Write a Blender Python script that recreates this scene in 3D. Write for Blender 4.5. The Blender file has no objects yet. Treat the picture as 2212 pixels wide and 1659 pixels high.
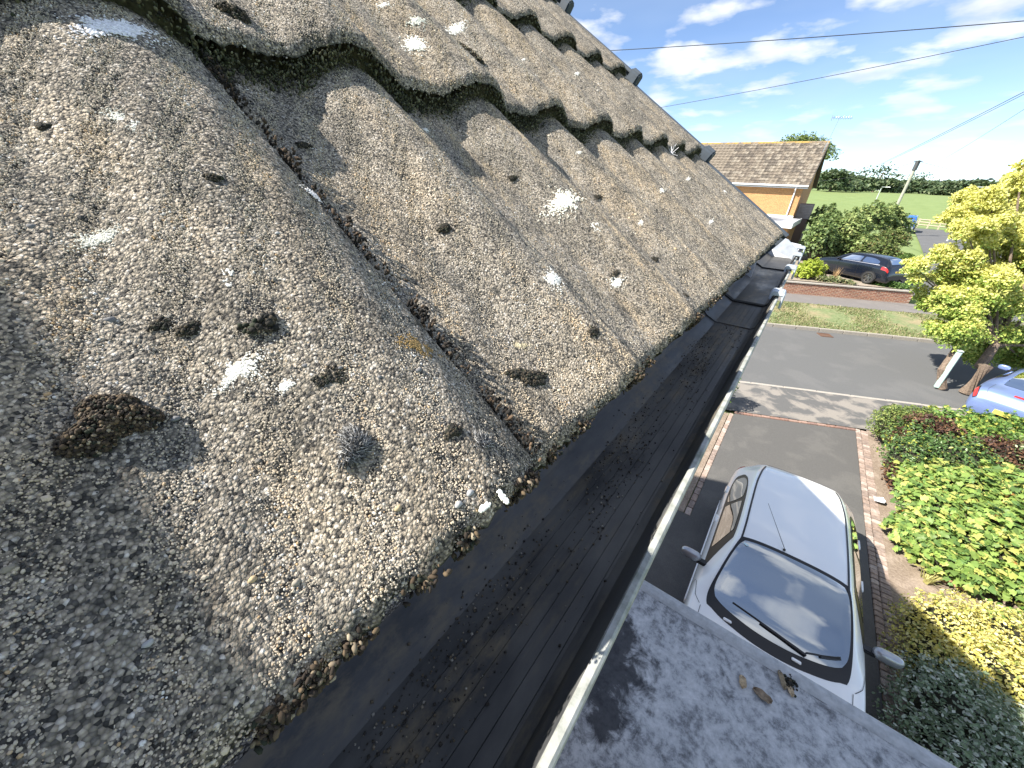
import bpy, math, random
import numpy as np
from mathutils import Matrix, Vector
random.seed(7); RNG = np.random.default_rng(7)
R = math.radians
scene = bpy.context.scene
col = scene.collection

# ------------------------------------------------------------------ camera
H = 5.4
CAM = np.array([0.0, 0.0, H])
CM = np.array([[0.7969260782, -0.3177221456, 0.5137718016],
               [0.6030659305, 0.3692686314, -0.7070729533],
               [0.0349329258, 0.8733231453, 0.4858872036]])
cd = bpy.data.cameras.new('camera'); cam = bpy.data.objects.new('camera', cd); col.objects.link(cam)
cd.sensor_width = 36.0; cd.lens = 36.0 * 809 / 2212; cd.clip_start = 0.01; cd.clip_end = 6000
m4 = Matrix.Identity(4)
for i in range(3):
    for j in range(3): m4[i][j] = CM[i][j]
m4.translation = Vector(CAM)
cam.matrix_world = m4
scene.camera = cam
scene.render.resolution_x, scene.render.resolution_y = 1024, 768

# ------------------------------------------------------------------ sun, sky
SUND = np.array([1.0, 1.0, -1.36]); SUND /= np.linalg.norm(SUND)
ELEV = math.asin(-SUND[2])
sl = bpy.data.lights.new('sun', 'SUN'); sl.energy = 5.0; sl.angle = R(0.5); sl.color = (1.0, 0.94, 0.84)
so = bpy.data.objects.new('sun', sl); col.objects.link(so)
so.rotation_euler = Vector(SUND).to_track_quat('-Z', 'Y').to_euler(); so.location = (-20, -20, 30)
world = bpy.data.worlds.new('World'); scene.world = world; world.use_nodes = True
wn = world.node_tree; wn.nodes.clear()
def N(t, typ, **kw):
    n = t.nodes.new(typ)
    for k, v in kw.items():
        if k.startswith('i_'): n.inputs[k[2:].replace('_', ' ')].default_value = v
        else: setattr(n, k, v)
    return n
def L(t, a, b): t.links.new(a, b)
def ramp(t, stops, interp='LINEAR'):
    n = t.nodes.new('ShaderNodeValToRGB'); e = n.color_ramp.elements; n.color_ramp.interpolation = interp
    while len(e) < len(stops): e.new(0.5)
    for q, (p, c) in zip(e, stops):
        q.position = p
        q.color = (c, c, c, 1) if isinstance(c, (int, float)) else (*c[:3], 1)
    return n
def math_(t, op, a=None, b=None, c=None):
    n = t.nodes.new('ShaderNodeMath'); n.operation = op
    for k, v in enumerate((a, b, c)):
        if v is None: continue
        if isinstance(v, (int, float)): n.inputs[k].default_value = v
        else: L(t, v, n.inputs[k])
    return n.outputs[0]
def mix(t, fac, a, b, blend='MIX'):
    n = t.nodes.new('ShaderNodeMix'); n.data_type = 'RGBA'; n.blend_type = blend
    for k, v in ((0, fac), (6, a), (7, b)):
        if isinstance(v, (int, float)): n.inputs[k].default_value = v
        elif isinstance(v, (tuple, list)): n.inputs[k].default_value = (*v[:3], 1)
        else: L(t, v, n.inputs[k])
    return n.outputs[2]
sky = N(wn, 'ShaderNodeTexSky', sky_type='NISHITA', sun_disc=False, sun_elevation=ELEV, sun_rotation=R(225),
        altitude=20, air_density=0.62, dust_density=0.1, ozone_density=2.4)
tc = N(wn, 'ShaderNodeTexCoord')
sx = N(wn, 'ShaderNodeSeparateXYZ'); L(wn, tc.outputs['Generated'], sx.inputs[0])
zz = math_(wn, 'ADD', math_(wn, 'MAXIMUM', sx.outputs[2], 0.0), 0.16)
cx_ = N(wn, 'ShaderNodeCombineXYZ')
L(wn, math_(wn, 'DIVIDE', sx.outputs[0], zz), cx_.inputs[0]); L(wn, math_(wn, 'DIVIDE', sx.outputs[1], zz), cx_.inputs[1])
def wnoise(scale, detail, rough, off, dist=0.0):
    mp = N(wn, 'ShaderNodeMapping'); mp.inputs['Location'].default_value = off; L(wn, cx_.outputs[0], mp.inputs[0])
    n = N(wn, 'ShaderNodeTexNoise'); n.inputs['Scale'].default_value = scale; n.inputs['Detail'].default_value = detail
    n.inputs['Roughness'].default_value = rough; n.inputs['Distortion'].default_value = dist; L(wn, mp.outputs[0], n.inputs[0])
    return n.outputs[0]
cum = ramp(wn, [(0.50, 0), (0.60, 0.7), (0.70, 1)]); L(wn, wnoise(2.9, 6, 0.5, (3.1, 1.7, 0), 0.0), cum.inputs[0])
cir = ramp(wn, [(0.34, 0.04), (0.74, 0.5)]); L(wn, wnoise(0.8, 4, 0.55, (8.3, 4.2, 2), 0.4), cir.inputs[0])
cl1 = mix(wn, math_(wn, 'MULTIPLY', cir.outputs[0], 0.8), sky.outputs[0], (3.7, 4.3, 5.1))
cshade = ramp(wn, [(0.35, (3.7, 4.0, 4.6)), (0.62, (5.6, 5.6, 5.6))]); L(wn, wnoise(3.4, 4, 0.5, (1.2, 9.4, 0)), cshade.inputs[0])
lowfade = ramp(wn, [(0.03, 0.1), (0.20, 1.0)]); L(wn, sx.outputs[2], lowfade.inputs[0])
cl2 = mix(wn, math_(wn, 'MULTIPLY', cum.outputs[0], lowfade.outputs[0]), cl1, cshade.outputs[0])
bg = N(wn, 'ShaderNodeBackground'); bg.inputs[1].default_value = 0.10; L(wn, cl2, bg.inputs[0])
wo = N(wn, 'ShaderNodeOutputWorld'); L(wn, bg.outputs[0], wo.inputs[0])
vs = scene.view_settings; vs.view_transform = 'Standard'; vs.look = 'None'; vs.gamma = 1.0; vs.exposure = 1.25
try: vs.use_curve_mapping = False
except Exception: pass

# ------------------------------------------------------------------ geometry from the photograph's perspective (world coordinates)
def ray(x, y):
    v = np.array([x - 1106, -(y - 829.5), -809.0]); v /= np.linalg.norm(v); return CM @ v
FWD = -CM[:, 2]
def hit(x, y, z): r = ray(x, y); return CAM + r * ((z - H) / r[2])
def dep(x, y, d): r = ray(x, y); return CAM + r * (d / (r @ FWD))

PITCH = R(33.7); DPL = 0.145
RN = np.array([math.sin(PITCH), 0, math.cos(PITCH)]); RU = np.array([-math.cos(PITCH), 0, math.sin(PITCH)]); RY = np.array([0, 1.0, 0])
NOSE0, GAUGE, LIFT = -0.010, 0.325, 0.0205
def smooth(a, b, x): t = np.clip((x - a) / (b - a), 0, 1); return t * t * (3 - 2 * t)
def prof_t(t):
    h = np.zeros_like(t)
    for c in (0.105, 0.253):
        q = np.clip(np.abs(t - c) / 0.052, 0, 1); h = h + 0.0198 * np.cos(q * math.pi / 2) ** 1.35
    h = h + 0.0055 * smooth(0.25, 0.285, t)
    return h
def prof(y):
    y = np.asarray(y, float); return prof_t(np.mod(y - 0.12, 0.3))
def course(s): return np.floor((np.asarray(s, float) - NOSE0) / GAUGE)
def roofP(y, s, h=0.0):
    y, s, h = np.broadcast_arrays(np.asarray(y, float), np.asarray(s, float), np.asarray(h, float))
    P = CAM - DPL * RN
    return P + s[..., None] * RU + y[..., None] * RY + h[..., None] * RN
def surfH(y, s): return np.maximum(course(s), 0) * LIFT + prof(y)
def surf(y, s, up=0.0): return roofP(y, s, surfH(y, s) + up)
def px_roof(x, y):
    r = ray(x, y); h = 0.01
    for _ in range(14):
        t = -(DPL - h) / (r @ RN); P = t * r; yy, ss = P[1], P @ RU
        h = 0.5 * h + 0.5 * float(surfH(yy, ss))
    return float(yy), float(ss)

# ------------------------------------------------------------------ helpers
def mesh_np(name, V, F, colors=None, smooth_=False):
    """V (n,3); F: list of arrays (m,k) of one size each"""
    me = bpy.data.meshes.new(name); V = np.asarray(V, np.float32)
    if not isinstance(F, (list, tuple)) or (len(F) and not isinstance(F[0], np.ndarray)):
        me.from_pydata([tuple(v) for v in V], [], [tuple(f) for f in F])
    else:
        me.vertices.add(len(V)); me.vertices.foreach_set('co', V.ravel())
        tot = sum(f.size for f in F); npoly = sum(len(f) for f in F)
        me.loops.add(tot); me.polygons.add(npoly)
        me.loops.foreach_set('vertex_index', np.concatenate([f.ravel() for f in F]).astype(np.int32))
        sizes = np.concatenate([np.full(len(f), f.shape[1]) for f in F]); starts = np.concatenate([[0], np.cumsum(sizes)[:-1]])
        me.polygons.foreach_set('loop_start', starts.astype(np.int32))
        me.update(calc_edges=True)
    if colors is not None:
        a = me.color_attributes.new('Col', 'FLOAT_COLOR', 'POINT')
        c = np.ones((len(V), 4), np.float32); c[:, :3] = colors; a.data.foreach_set('color', c.ravel())
    if smooth_: me.polygons.foreach_set('use_smooth', [True] * len(me.polygons))
    me.validate(); return me
def link(name, me, mat=None, parent=None, loc=None):
    o = bpy.data.objects.new(name, me); col.objects.link(o)
    if mat is not None and me is not None:
        if len(me.materials) == 0: me.materials.append(mat)
    if loc is not None: o.location = loc
    if parent is not None:
        o.parent = parent
        if parent.get('wc') is not None: o.matrix_parent_inverse = Matrix.Translation(-Vector(parent.location))
    return o
def tag(o, label=None, cat=None, group=None, kind=None):
    if label: o['label'] = label
    if cat: o['category'] = cat
    if group: o['group'] = group
    if kind: o['kind'] = kind
    return o
def thing(name, label, cat, loc=(0, 0, 0), rz=0, group=None, world_coords=True):
    o = bpy.data.objects.new(name, None); col.objects.link(o); o.empty_display_size = 0.1
    o.location = tuple(float(q) for q in loc); o.rotation_euler = (0, 0, rz)
    if world_coords: o['wc'] = 1
    return tag(o, label, cat, group)
class MB:
    def __init__(s): s.v = []; s.f = []
    def add(s, V, F):
        b = len(s.v); s.v += [tuple(map(float, p)) for p in V]; s.f += [tuple(b + i for i in f) for f in F]; return s
    def box(s, c, d, ax=None):
        c = np.asarray(c, float); d = np.asarray(d, float) / 2
        A = np.eye(3) if ax is None else np.asarray(ax, float)
        V = [c + A.T @ (np.array([i, j, k]) * d) for i in (-1, 1) for j in (-1, 1) for k in (-1, 1)]
        return s.add(V, [(0, 1, 3, 2), (4, 6, 7, 5), (0, 4, 5, 1), (2, 3, 7, 6), (0, 2, 6, 4), (1, 5, 7, 3)])
    def tube(s, pts, r, n=8, cap=True):
        pts = [np.asarray(p, float) for p in pts]; rr = r if hasattr(r, '__len__') else [r] * len(pts); V = []
        for i, p in enumerate(pts):
            d = pts[min(i + 1, len(pts) - 1)] - pts[max(i - 1, 0)]; d = d / (np.linalg.norm(d) + 1e-9)
            a = np.cross(d, [0, 0, 1.0] if abs(d[2]) < 0.9 else [1.0, 0, 0]); a /= np.linalg.norm(a); b = np.cross(d, a)
            for k in range(n): t = 2 * math.pi * k / n; V.append(p + rr[i] * (a * math.cos(t) + b * math.sin(t)))
        F = [(i * n + k, i * n + (k + 1) % n, (i + 1) * n + (k + 1) % n, (i + 1) * n + k) for i in range(len(pts) - 1) for k in range(n)]
        if cap: F += [tuple(range(n))[::-1], tuple((len(pts) - 1) * n + k for k in range(n))]
        return s.add(V, F)
    def extrude(s, prof_, d0, d1, frame=None):
        """2D closed profile (a,b) swept between d0 and d1; frame maps (a,b,d) -> world"""
        fr = frame or (lambda a, b, d: (a, d, b)); n = len(prof_)
        V = [fr(a, b, d0) for a, b in prof_] + [fr(a, b, d1) for a, b in prof_]
        F = [(i, (i + 1) % n, n + (i + 1) % n, n + i) for i in range(n)] + [tuple(range(n))[::-1], tuple(range(n, 2 * n))]
        return s.add(V, F)
    def build(s, name, mat, parent=None, smooth_=False, bevel=0.0, loc=None):
        me = bpy.data.meshes.new(name); me.from_pydata(s.v, [], s.f); me.validate()
        import bmesh
        bm = bmesh.new(); bm.from_mesh(me); bmesh.ops.recalc_face_normals(bm, faces=bm.faces)
        if bevel:
            bmesh.ops.bevel(bm, geom=[e for e in bm.edges if len(e.link_faces) == 2 and e.calc_face_angle(0) > 0.5], offset=bevel, segments=2, affect='EDGES', clamp_overlap=True)
        bm.to_mesh(me); bm.free()
        if smooth_: me.polygons.foreach_set('use_smooth', [True] * len(me.polygons))
        return link(name, me, mat, parent, loc)
def grid(us, vs_, fn):
    U, Vv = np.meshgrid(us, vs_, indexing='ij'); P = fn(U, Vv); nu, nv = len(us), len(vs_)
    idx = np.arange(nu * nv).reshape(nu, nv)
    F = np.stack([idx[:-1, :-1], idx[1:, :-1], idx[1:, 1:], idx[:-1, 1:]], -1).reshape(-1, 4)
    return P.reshape(-1, 3), F
def rot_from(nrm, ang):
    """frames (n,3,3) whose z is nrm, spun by ang"""
    nrm = nrm / (np.linalg.norm(nrm, axis=1, keepdims=True) + 1e-9)
    ref = np.where(np.abs(nrm[:, 2:3]) < 0.9, np.array([[0, 0, 1.0]]), np.array([[1.0, 0, 0]]))
    a = np.cross(ref, nrm); a /= np.linalg.norm(a, axis=1, keepdims=True); b = np.cross(nrm, a)
    c, s_ = np.cos(ang)[:, None], np.sin(ang)[:, None]
    return np.stack([a * c + b * s_, -a * s_ + b * c, nrm], 2)
def scatter(name, tv, tf, pos, rot, sc, cols, mat, parent=None, smooth_=False, kind=None):
    tv = np.asarray(tv, float); sc = np.asarray(sc, float)
    if sc.ndim == 1: sc = np.repeat(sc[:, None], 3, 1)
    V = np.einsum('nij,nkj->nki', rot, tv[None] * sc[:, None, :]) + pos[:, None, :]
    k = len(tv); off = (np.arange(len(pos)) * k)[:, None]
    F = []
    for f in tf: F.append((np.asarray(f)[None, :] + off))
    bysize = {}
    for f in F: bysize.setdefault(f.shape[1], []).append(f)
    F = [np.concatenate(g) for g in bysize.values()]
    me = mesh_np(name, V.reshape(-1, 3), F, np.repeat(cols, k, 0) if cols is not None else None, smooth_)
    o = link(name, me, mat, parent)
    if kind: o['kind'] = kind
    return o
def rnd_rot(n):
    return rot_from(RNG.normal(size=(n, 3)), RNG.uniform(0, 6.28, n))
# lumpy octahedron / icosahedron grain
PHI = (1 + 5 ** 0.5) / 2
ICO = np.array([(-1, PHI, 0), (1, PHI, 0), (-1, -PHI, 0), (1, -PHI, 0), (0, -1, PHI), (0, 1, PHI), (0, -1, -PHI), (0, 1, -PHI), (PHI, 0, -1), (PHI, 0, 1), (-PHI, 0, -1), (-PHI, 0, 1)]) / math.sqrt(1 + PHI * PHI)
ICOF = [(0, 11, 5), (0, 5, 1), (0, 1, 7), (0, 7, 10), (0, 10, 11), (1, 5, 9), (5, 11, 4), (11, 10, 2), (10, 7, 6), (7, 1, 8), (3, 9, 4), (3, 4, 2), (3, 2, 6), (3, 6, 8), (3, 8, 9), (4, 9, 5), (2, 4, 11), (6, 2, 10), (8, 6, 7), (9, 8, 1)]
OCT = np.array([(1, 0, 0), (-1, 0, 0), (0, 1, 0), (0, -1, 0), (0, 0, 1), (0, 0, -1)], float)
OCTF = [(0, 2, 4), (2, 1, 4), (1, 3, 4), (3, 0, 4), (2, 0, 5), (1, 2, 5), (3, 1, 5), (0, 3, 5)]
LEAF = np.array([(0, -0.5, 0), (0.27, -0.1, 0.06), (0.2, 0.25, 0.05), (0, 0.5, -0.04), (-0.2, 0.25, 0.05), (-0.27, -0.1, 0.06)])
LEAFF = [(0, 1, 2, 3), (0, 3, 4, 5)]
_m = []
for k, (a, r) in enumerate([(-90, .30), (-62, .34), (-30, .46), (-12, .27), (14, .52), (42, .30), (66, .38), (90, .58), (114, .38), (138, .30), (166, .52), (192, .27), (210, .46), (242, .34)]):
    _m.append((r * math.cos(R(a)), r * math.sin(R(a)), 0.05 * math.cos(R(a) * 3) - .25 * r * r))
MAPLE = np.array([(0, 0, 0)] + _m); MAPLEF = [(0, k + 1, (k + 1) % len(_m) + 1) for k in range(len(_m))]

# ------------------------------------------------------------------ materials
def mat(name):
    m = bpy.data.materials.new(name); m.use_nodes = True; t = m.node_tree
    b = t.nodes['Principled BSDF']; return m, t, b
def noise(t, scale, detail=4, rough=0.55, dist=0.0, coord='pos', stretch=None):
    n = N(t, 'ShaderNodeTexNoise'); n.inputs['Scale'].default_value = scale; n.inputs['Detail'].default_value = detail
    n.inputs['Roughness'].default_value = rough; n.inputs['Distortion'].default_value = dist
    L(t, coords(t, coord, stretch), n.inputs['Vector']); return n
def coords(t, coord='pos', stretch=None):
    if coord == 'pos': o = N(t, 'ShaderNodeNewGeometry').outputs['Position']
    else: o = N(t, 'ShaderNodeTexCoord').outputs['Object']
    if stretch:
        mp = N(t, 'ShaderNodeMapping'); mp.inputs['Scale'].default_value = stretch; L(t, o, mp.inputs[0]); o = mp.outputs[0]
    return o
def voro(t, scale, feature='F1', coord='pos', rand=1.0, stretch=None):
    n = N(t, 'ShaderNodeTexVoronoi', feature=feature); n.inputs['Scale'].default_value = scale
    n.inputs['Randomness'].default_value = rand; L(t, coords(t, coord, stretch), n.inputs['Vector']); return n
def bump(t, b, h, strength, dist):
    n = N(t, 'ShaderNodeBump'); n.inputs['Strength'].default_value = strength; n.inputs['Distance'].default_value = dist
    L(t, h, n.inputs['Height']); L(t, n.outputs[0], b.inputs['Normal'])
def plain(name, c, rough=0.5, metal=0.0, coat=0.0, spec=0.5, nz=0.0, nscale=20.0, bmp=0.0):
    m, t, b = mat(name)
    b.inputs['Base Color'].default_value = (*c, 1); b.inputs['Roughness'].default_value = rough
    b.inputs['Metallic'].default_value = metal; b.inputs['Coat Weight'].default_value = coat; b.inputs['Coat Roughness'].default_value = 0.03
    b.inputs['Specular IOR Level'].default_value = spec
    if nz:
        n = noise(t, nscale, 6, 0.6)
        rp = ramp(t, [(0.3, tuple(q * (1 - nz) for q in c)), (0.7, tuple(min(1, q * (1 + nz)) for q in c))])
        L(t, n.outputs[0], rp.inputs[0]); L(t, rp.outputs[0], b.inputs['Base Color'])
        if bmp: bump(t, b, n.outputs[0], 0.6, bmp)
    return m
def leafmat(name, rough=0.5, trans=0.3, nzs=30):
    m, t, b = mat(name); a = N(t, 'ShaderNodeAttribute', attribute_name='Col')
    L(t, a.outputs['Color'], b.inputs['Base Color']); b.inputs['Roughness'].default_value = rough; b.inputs['Specular IOR Level'].default_value = 0.35
    tr = N(t, 'ShaderNodeBsdfTranslucent'); L(t, a.outputs['Color'], tr.inputs[0])
    ms = N(t, 'ShaderNodeMixShader'); ms.inputs[0].default_value = trans
    L(t, b.outputs[0], ms.inputs[1]); L(t, tr.outputs[0], ms.inputs[2]); L(t, ms.outputs[0], t.nodes['Material Output'].inputs[0]); return m
def attrmat(name, rough=0.9):
    m, t, b = mat(name); a = N(t, 'ShaderNodeAttribute', attribute_name='Col')
    L(t, a.outputs['Color'], b.inputs['Base Color']); b.inputs['Roughness'].default_value = rough; return m

def tile_material(name, lo=1.0):
    m, t, b = mat(name)
    v1 = voro(t, 900); v2 = voro(t, 1900)
    cell = ramp(t, [(0.0, (.05, .048, .046)), (0.2, (.15, .14, .128)), (0.5, (.33, .295, .24)), (0.75, (.47, .41, .33)), (0.93, (.58, .52, .44)), (1.0, (.72, .68, .62))])
    sp = N(t, 'ShaderNodeSeparateColor'); L(t, v1.outputs['Color'], sp.inputs[0]); L(t, sp.outputs[0], cell.inputs[0])
    edge = ramp(t, [(0.25, 1.0), (0.72, 0.48)]); L(t, v1.outputs['Distance'], edge.inputs[0])
    c = mix(t, 1.0, cell.outputs[0], edge.outputs[0], 'MULTIPLY')
    # algae-dark weathering patches and pale washed ones
    n1 = noise(t, 26, 6, 0.62, 0.3); w = ramp(t, [(0.42, 0.0), (0.60, 1.0)]); L(t, n1.outputs[0], w.inputs[0])
    c = mix(t, math_(t, 'MULTIPLY', w.outputs[0], 0.5), c, mix(t, 1.0, c, (.34, .35, .36), 'MULTIPLY'))
    n2 = noise(t, 15, 5, 0.6, .3, stretch=(.55, 1.7, .55)); w2 = ramp(t, [(0.46, 0.0), (0.66, 0.75)]); L(t, n2.outputs[0], w2.inputs[0])
    c = mix(t, w2.outputs[0], c, mix(t, 1.0, c, (1.26, 1.17, 1.04), 'MULTIPLY'))
    n3 = noise(t, 55, 3, 0.5); w3 = ramp(t, [(0.66, 0.0), (0.74, 0.8)]); L(t, n3.outputs[0], w3.inputs[0])
    c = mix(t, w3.outputs[0], c, (.035, .036, .034))
    L(t, c, b.inputs['Base Color']); b.inputs['Roughness'].default_value = 0.95; b.inputs['Specular IOR Level'].default_value = 0.2
    hh = math_(t, 'ADD', math_(t, 'MULTIPLY', v1.outputs['Distance'], -1.0), math_(t, 'MULTIPLY', v2.outputs['Distance'], -0.4))
    hh = math_(t, 'ADD', hh, math_(t, 'MULTIPLY', n3.outputs[0], -1.2))
    bump(t, b, hh, 0.8, 0.0008)
    return m
def grit_material():
    m, t, b = mat('tile_grit'); oi = N(t, 'ShaderNodeObjectInfo')
    n1 = noise(t, 26, 6, 0.62, 0.3); w = ramp(t, [(0.45, 0.0), (0.62, 0.27)]); L(t, n1.outputs[0], w.inputs[0])
    n2 = noise(t, 15, 5, 0.6, .3, stretch=(.55, 1.7, .55)); w2 = ramp(t, [(0.46, 0.0), (0.66, 1)]); L(t, n2.outputs[0], w2.inputs[0])
    r = math_(t, 'SUBTRACT', oi.outputs['Random'], w.outputs[0])
    c = ramp(t, [(0.0, (.06, .06, .06)), (0.10, (.16, .155, .145)), (0.26, (.36, .315, .25)), (0.55, (.50, .435, .34)), (0.82, (.60, .53, .43)), (0.94, (.48, .33, .18)), (0.96, (.70, .68, .64)), (1.0, (.78, .77, .74))])
    L(t, r, c.inputs[0]); L(t, mix(t, w2.outputs[0], mix(t, 1.0, c.outputs[0], (.90, .92, .95), 'MULTIPLY'), mix(t, 1.0, c.outputs[0], (1.15, 1.08, .98), 'MULTIPLY')), b.inputs['Base Color']); b.inputs['Roughness'].default_value = 0.92; b.inputs['Specular IOR Level'].default_value = 0.15
    return m
M_ = {}
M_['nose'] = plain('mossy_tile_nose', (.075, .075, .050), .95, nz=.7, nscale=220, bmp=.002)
M_['tile'] = tile_material('roof_tile_concrete'); M_['grit'] = grit_material()
M_['moss'] = attrmat('moss', 0.95); M_['lichen'] = attrmat('lichen', 0.95)
M_['leaf'] = leafmat('leaf'); M_['leaf_gloss'] = leafmat('leaf_gloss', 0.35, 0.22)
M_['bark'] = plain('bark', (.16, .12, .09), 0.95, nz=.5, nscale=25, bmp=.01)
M_['white_pvc'] = plain('white_pvc', (.78, .79, .80), 0.35)
M_['verge_pvc'] = plain('verge_plastic', (.06, .075, .095), 0.65, nz=.15, nscale=40, spec=.3)
M_['black_plastic'] = plain('black_plastic', (.014, .014, .016), 0.45)
M_['rubber'] = plain('rubber', (.02, .02, .02), 0.8)
M_['chrome'] = plain('silver_alloy', (.62, .63, .65), 0.25, metal=1.0)
# ================================================================== OUR HOUSE
def brick_material(name, c1, c2, mortar, bw=0.225, bh=0.075, axis='x', rot=0.0, msize=0.012):
    """brick courses on a wall; axis is the wall's own run (rotation about z in radians)"""
    m, t, b = mat(name)
    mp = N(t, 'ShaderNodeMapping'); mp.inputs['Rotation'].default_value = (0, 0, -rot); L(t, coords(t), mp.inputs[0])
    sp = N(t, 'ShaderNodeSeparateXYZ'); L(t, mp.outputs[0], sp.inputs[0])
    cb = N(t, 'ShaderNodeCombineXYZ'); L(t, sp.outputs[0 if axis == 'x' else 1], cb.inputs[0]); L(t, sp.outputs[2], cb.inputs[1])
    br = N(t, 'ShaderNodeTexBrick'); L(t, cb.outputs[0], br.inputs['Vector'])
    br.inputs['Scale'].default_value = 1.0; br.inputs['Brick Width'].default_value = bw; br.inputs['Row Height'].default_value = bh
    br.inputs['Mortar Size'].default_value = msize / 2; br.inputs['Color1'].default_value = (*c1, 1); br.inputs['Color2'].default_value = (*c2, 1); br.inputs['Mortar'].default_value = (*mortar, 1)
    n = noise(t, 14, 5); rp = ramp(t, [(0.3, .75), (0.7, 1.15)]); L(t, n.outputs[0], rp.inputs[0])
    L(t, mix(t, 1.0, br.outputs[0], rp.outputs[0], 'MULTIPLY'), b.inputs['Base Color']); b.inputs['Roughness'].default_value = 0.9
    bump(t, b, br.outputs['Fac'], 0.5, -0.006); return m
M_['brick_own'] = brick_material('brick_own_house', (.38, .17, .085), (.30, .13, .07), (.42, .38, .33), axis='y')

house = thing('house', 'house with weathered pebbly concrete tile roof right below the viewer', 'house', (-5, -3, 0))
YV = 1.365                      # verge line
EAVE = roofP(0, NOSE0, 0)       # x,z of the eave edge
XW, YG = -0.36, 1.28            # wall faces
RIDGE_X, RIDGE_Z = -4.9, 8.92
# walls: front wall with gable end
w = MB()
w.box((XW - 0.15, -4.3 + (YG + 0.3) / 2, 2.55), (0.3, 8.6 + YG - 0.3, 5.1))
w.build('front_wall', M_['brick_own'], house)
M_['brick_gable'] = brick_material('brick_gable', (.38, .17, .085), (.30, .13, .07), (.42, .38, .33), axis='x')
xb = 2 * RIDGE_X - XW
w = MB().extrude([(XW - 0.301, 0), (XW - 0.301, 5.22), (RIDGE_X, RIDGE_Z - 0.22), (xb + .1, 5.22), (xb + .1, 0)], YG - 0.3, YG, lambda a, b, d: (a, d, b))
w.build('gable_wall', M_['brick_gable'], house)
MB().box((xb - .1, -4.3, 2.55), (.3, 8.6, 5.1)).build('back_wall', M_['brick_own'], house)
# the roof beyond the tiles that can be picked apart: slabs on both sides of the ridge
TH = math.atan2(RIDGE_Z - EAVE[2], EAVE[0] - RIDGE_X)
def slope_pts(s): return EAVE[0] - s * math.cos(TH), EAVE[2] + s * math.sin(TH)
def slab(name, y0, y1, s0, s1, drop, side=1, matn='tile'):
    (x0, z0), (x1, z1) = slope_pts(s0), slope_pts(s1)
    if side < 0: x0, x1 = 2 * RIDGE_X - x0, 2 * RIDGE_X - x1
    MB().extrude([(x0, z0 - drop), (x1, z1 - drop), (x1, z1 - drop - .09), (x0, z0 - drop - .09)], y0, y1, lambda a, b, d: (a, d, b)).build(name, M_[matn], house)
SL = math.hypot(RIDGE_Z - EAVE[2], EAVE[0] - RIDGE_X)
SR = 0.19
slab('sarking', -0.5, YV - 0.02, 0.06, 1.75, 0.035)
slab('upper_roof_slope', -0.5, YV, 1.752, SL, -0.005)
slab('side_roof_slope', -8.6, -0.502, 0.0, SL, -0.012)
slab('back_roof_slope', -8.6, YV, 0.0, SL, -0.012, -1)
MB().tube([(RIDGE_X, -8.6, RIDGE_Z - .03), (RIDGE_X, YV, RIDGE_Z - .03)], 0.12, 12).build('ridge_cap', M_['tile'], house)
# unseen box with a glossy top, added behind the viewer to shade the near tiles
caster = MB().extrude([(0, 0), (0, 0.155), (-.62, .155), (-.62, 0)], .0, .585, lambda a, b, d: tuple(roofP(a - .267, d, b))).build('shadow_caster', M_['verge_pvc'], house)
MB().extrude([(-.05, .1555), (-.05, .159), (-.57, .159), (-.57, .1555)], .05, .535, lambda a, b, d: tuple(roofP(a - .267, d, b))).build('caster_panel', plain('caster_gloss', (.02, .03, .04), .05), caster)

# ------------------------------------------------------------------ roof tiles, one object each
TW = 0.3
def tile_mesh(name, nt, ns, w0=0.0, w1=TW):
    ts = np.linspace(w0, w1 - 0.0015, nt); ss = np.concatenate([[0, .0006, .002, .005, .009], np.linspace(.015, GAUGE + .05, ns)])
    def fn(T, S):
        h = prof_t(T) - 0.006 * (1 - np.clip(S / .009, 0, 1)) ** 2
        wob = 0.0009 * np.sin(T * 310 + S * 140) * np.sin(S * 233 + T * 90) + .0006 * np.sin(T * 700 - S * 520)
        edge = 0.0016 * np.sin(T * 260 + 1) + .0012 * np.sin(T * 733) + .0008 * np.sin(T * 1500)
        s = S + NOSE0 + edge * np.clip(1 - S / .02, 0, 1)
        return roofP(T, s, h + wob) - roofP(0, NOSE0, 0)
    V, F = grid(ts, ss, fn); n = len(ts); k = len(ss)
    # nose face down to the tile below, and the right hand lock edge
    low = V.reshape(n, k, 3)[:, 0] - RN * (LIFT - .004) + RU * .003
    side = V.reshape(n, k, 3)[-1] - RN * 0.012 
    b0 = len(V); V = np.concatenate([V, low, side]); i = np.arange(n - 1)
    F2 = np.stack([i * k, b0 + i, b0 + i + 1, (i + 1) * k], 1)[:, ::-1]
    j = np.arange(k - 1); b1 = b0 + n
    F3 = np.stack([(n - 1) * k + j, b1 + j, b1 + j + 1, (n - 1) * k + j + 1], 1)
    me = mesh_np(name, V, [np.concatenate([F, F2, F3])], smooth_=True); me.materials.append(M_['tile']); me.materials.append(M_['nose'])
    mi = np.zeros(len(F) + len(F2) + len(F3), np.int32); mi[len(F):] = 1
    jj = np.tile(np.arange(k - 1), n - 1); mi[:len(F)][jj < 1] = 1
    me.polygons.foreach_set('material_index', mi); return me
TM = tile_mesh('roof_tile', 121, 60)
tiles = {}
for k in range(5):
    for j in range(-2, 4):
        base = roofP(0.12 + TW * j, NOSE0 + GAUGE * k, k * LIFT)
        o = link('roof_tile', TM, None, house, None); o.location = base; tiles[(j, k)] = o

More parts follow.
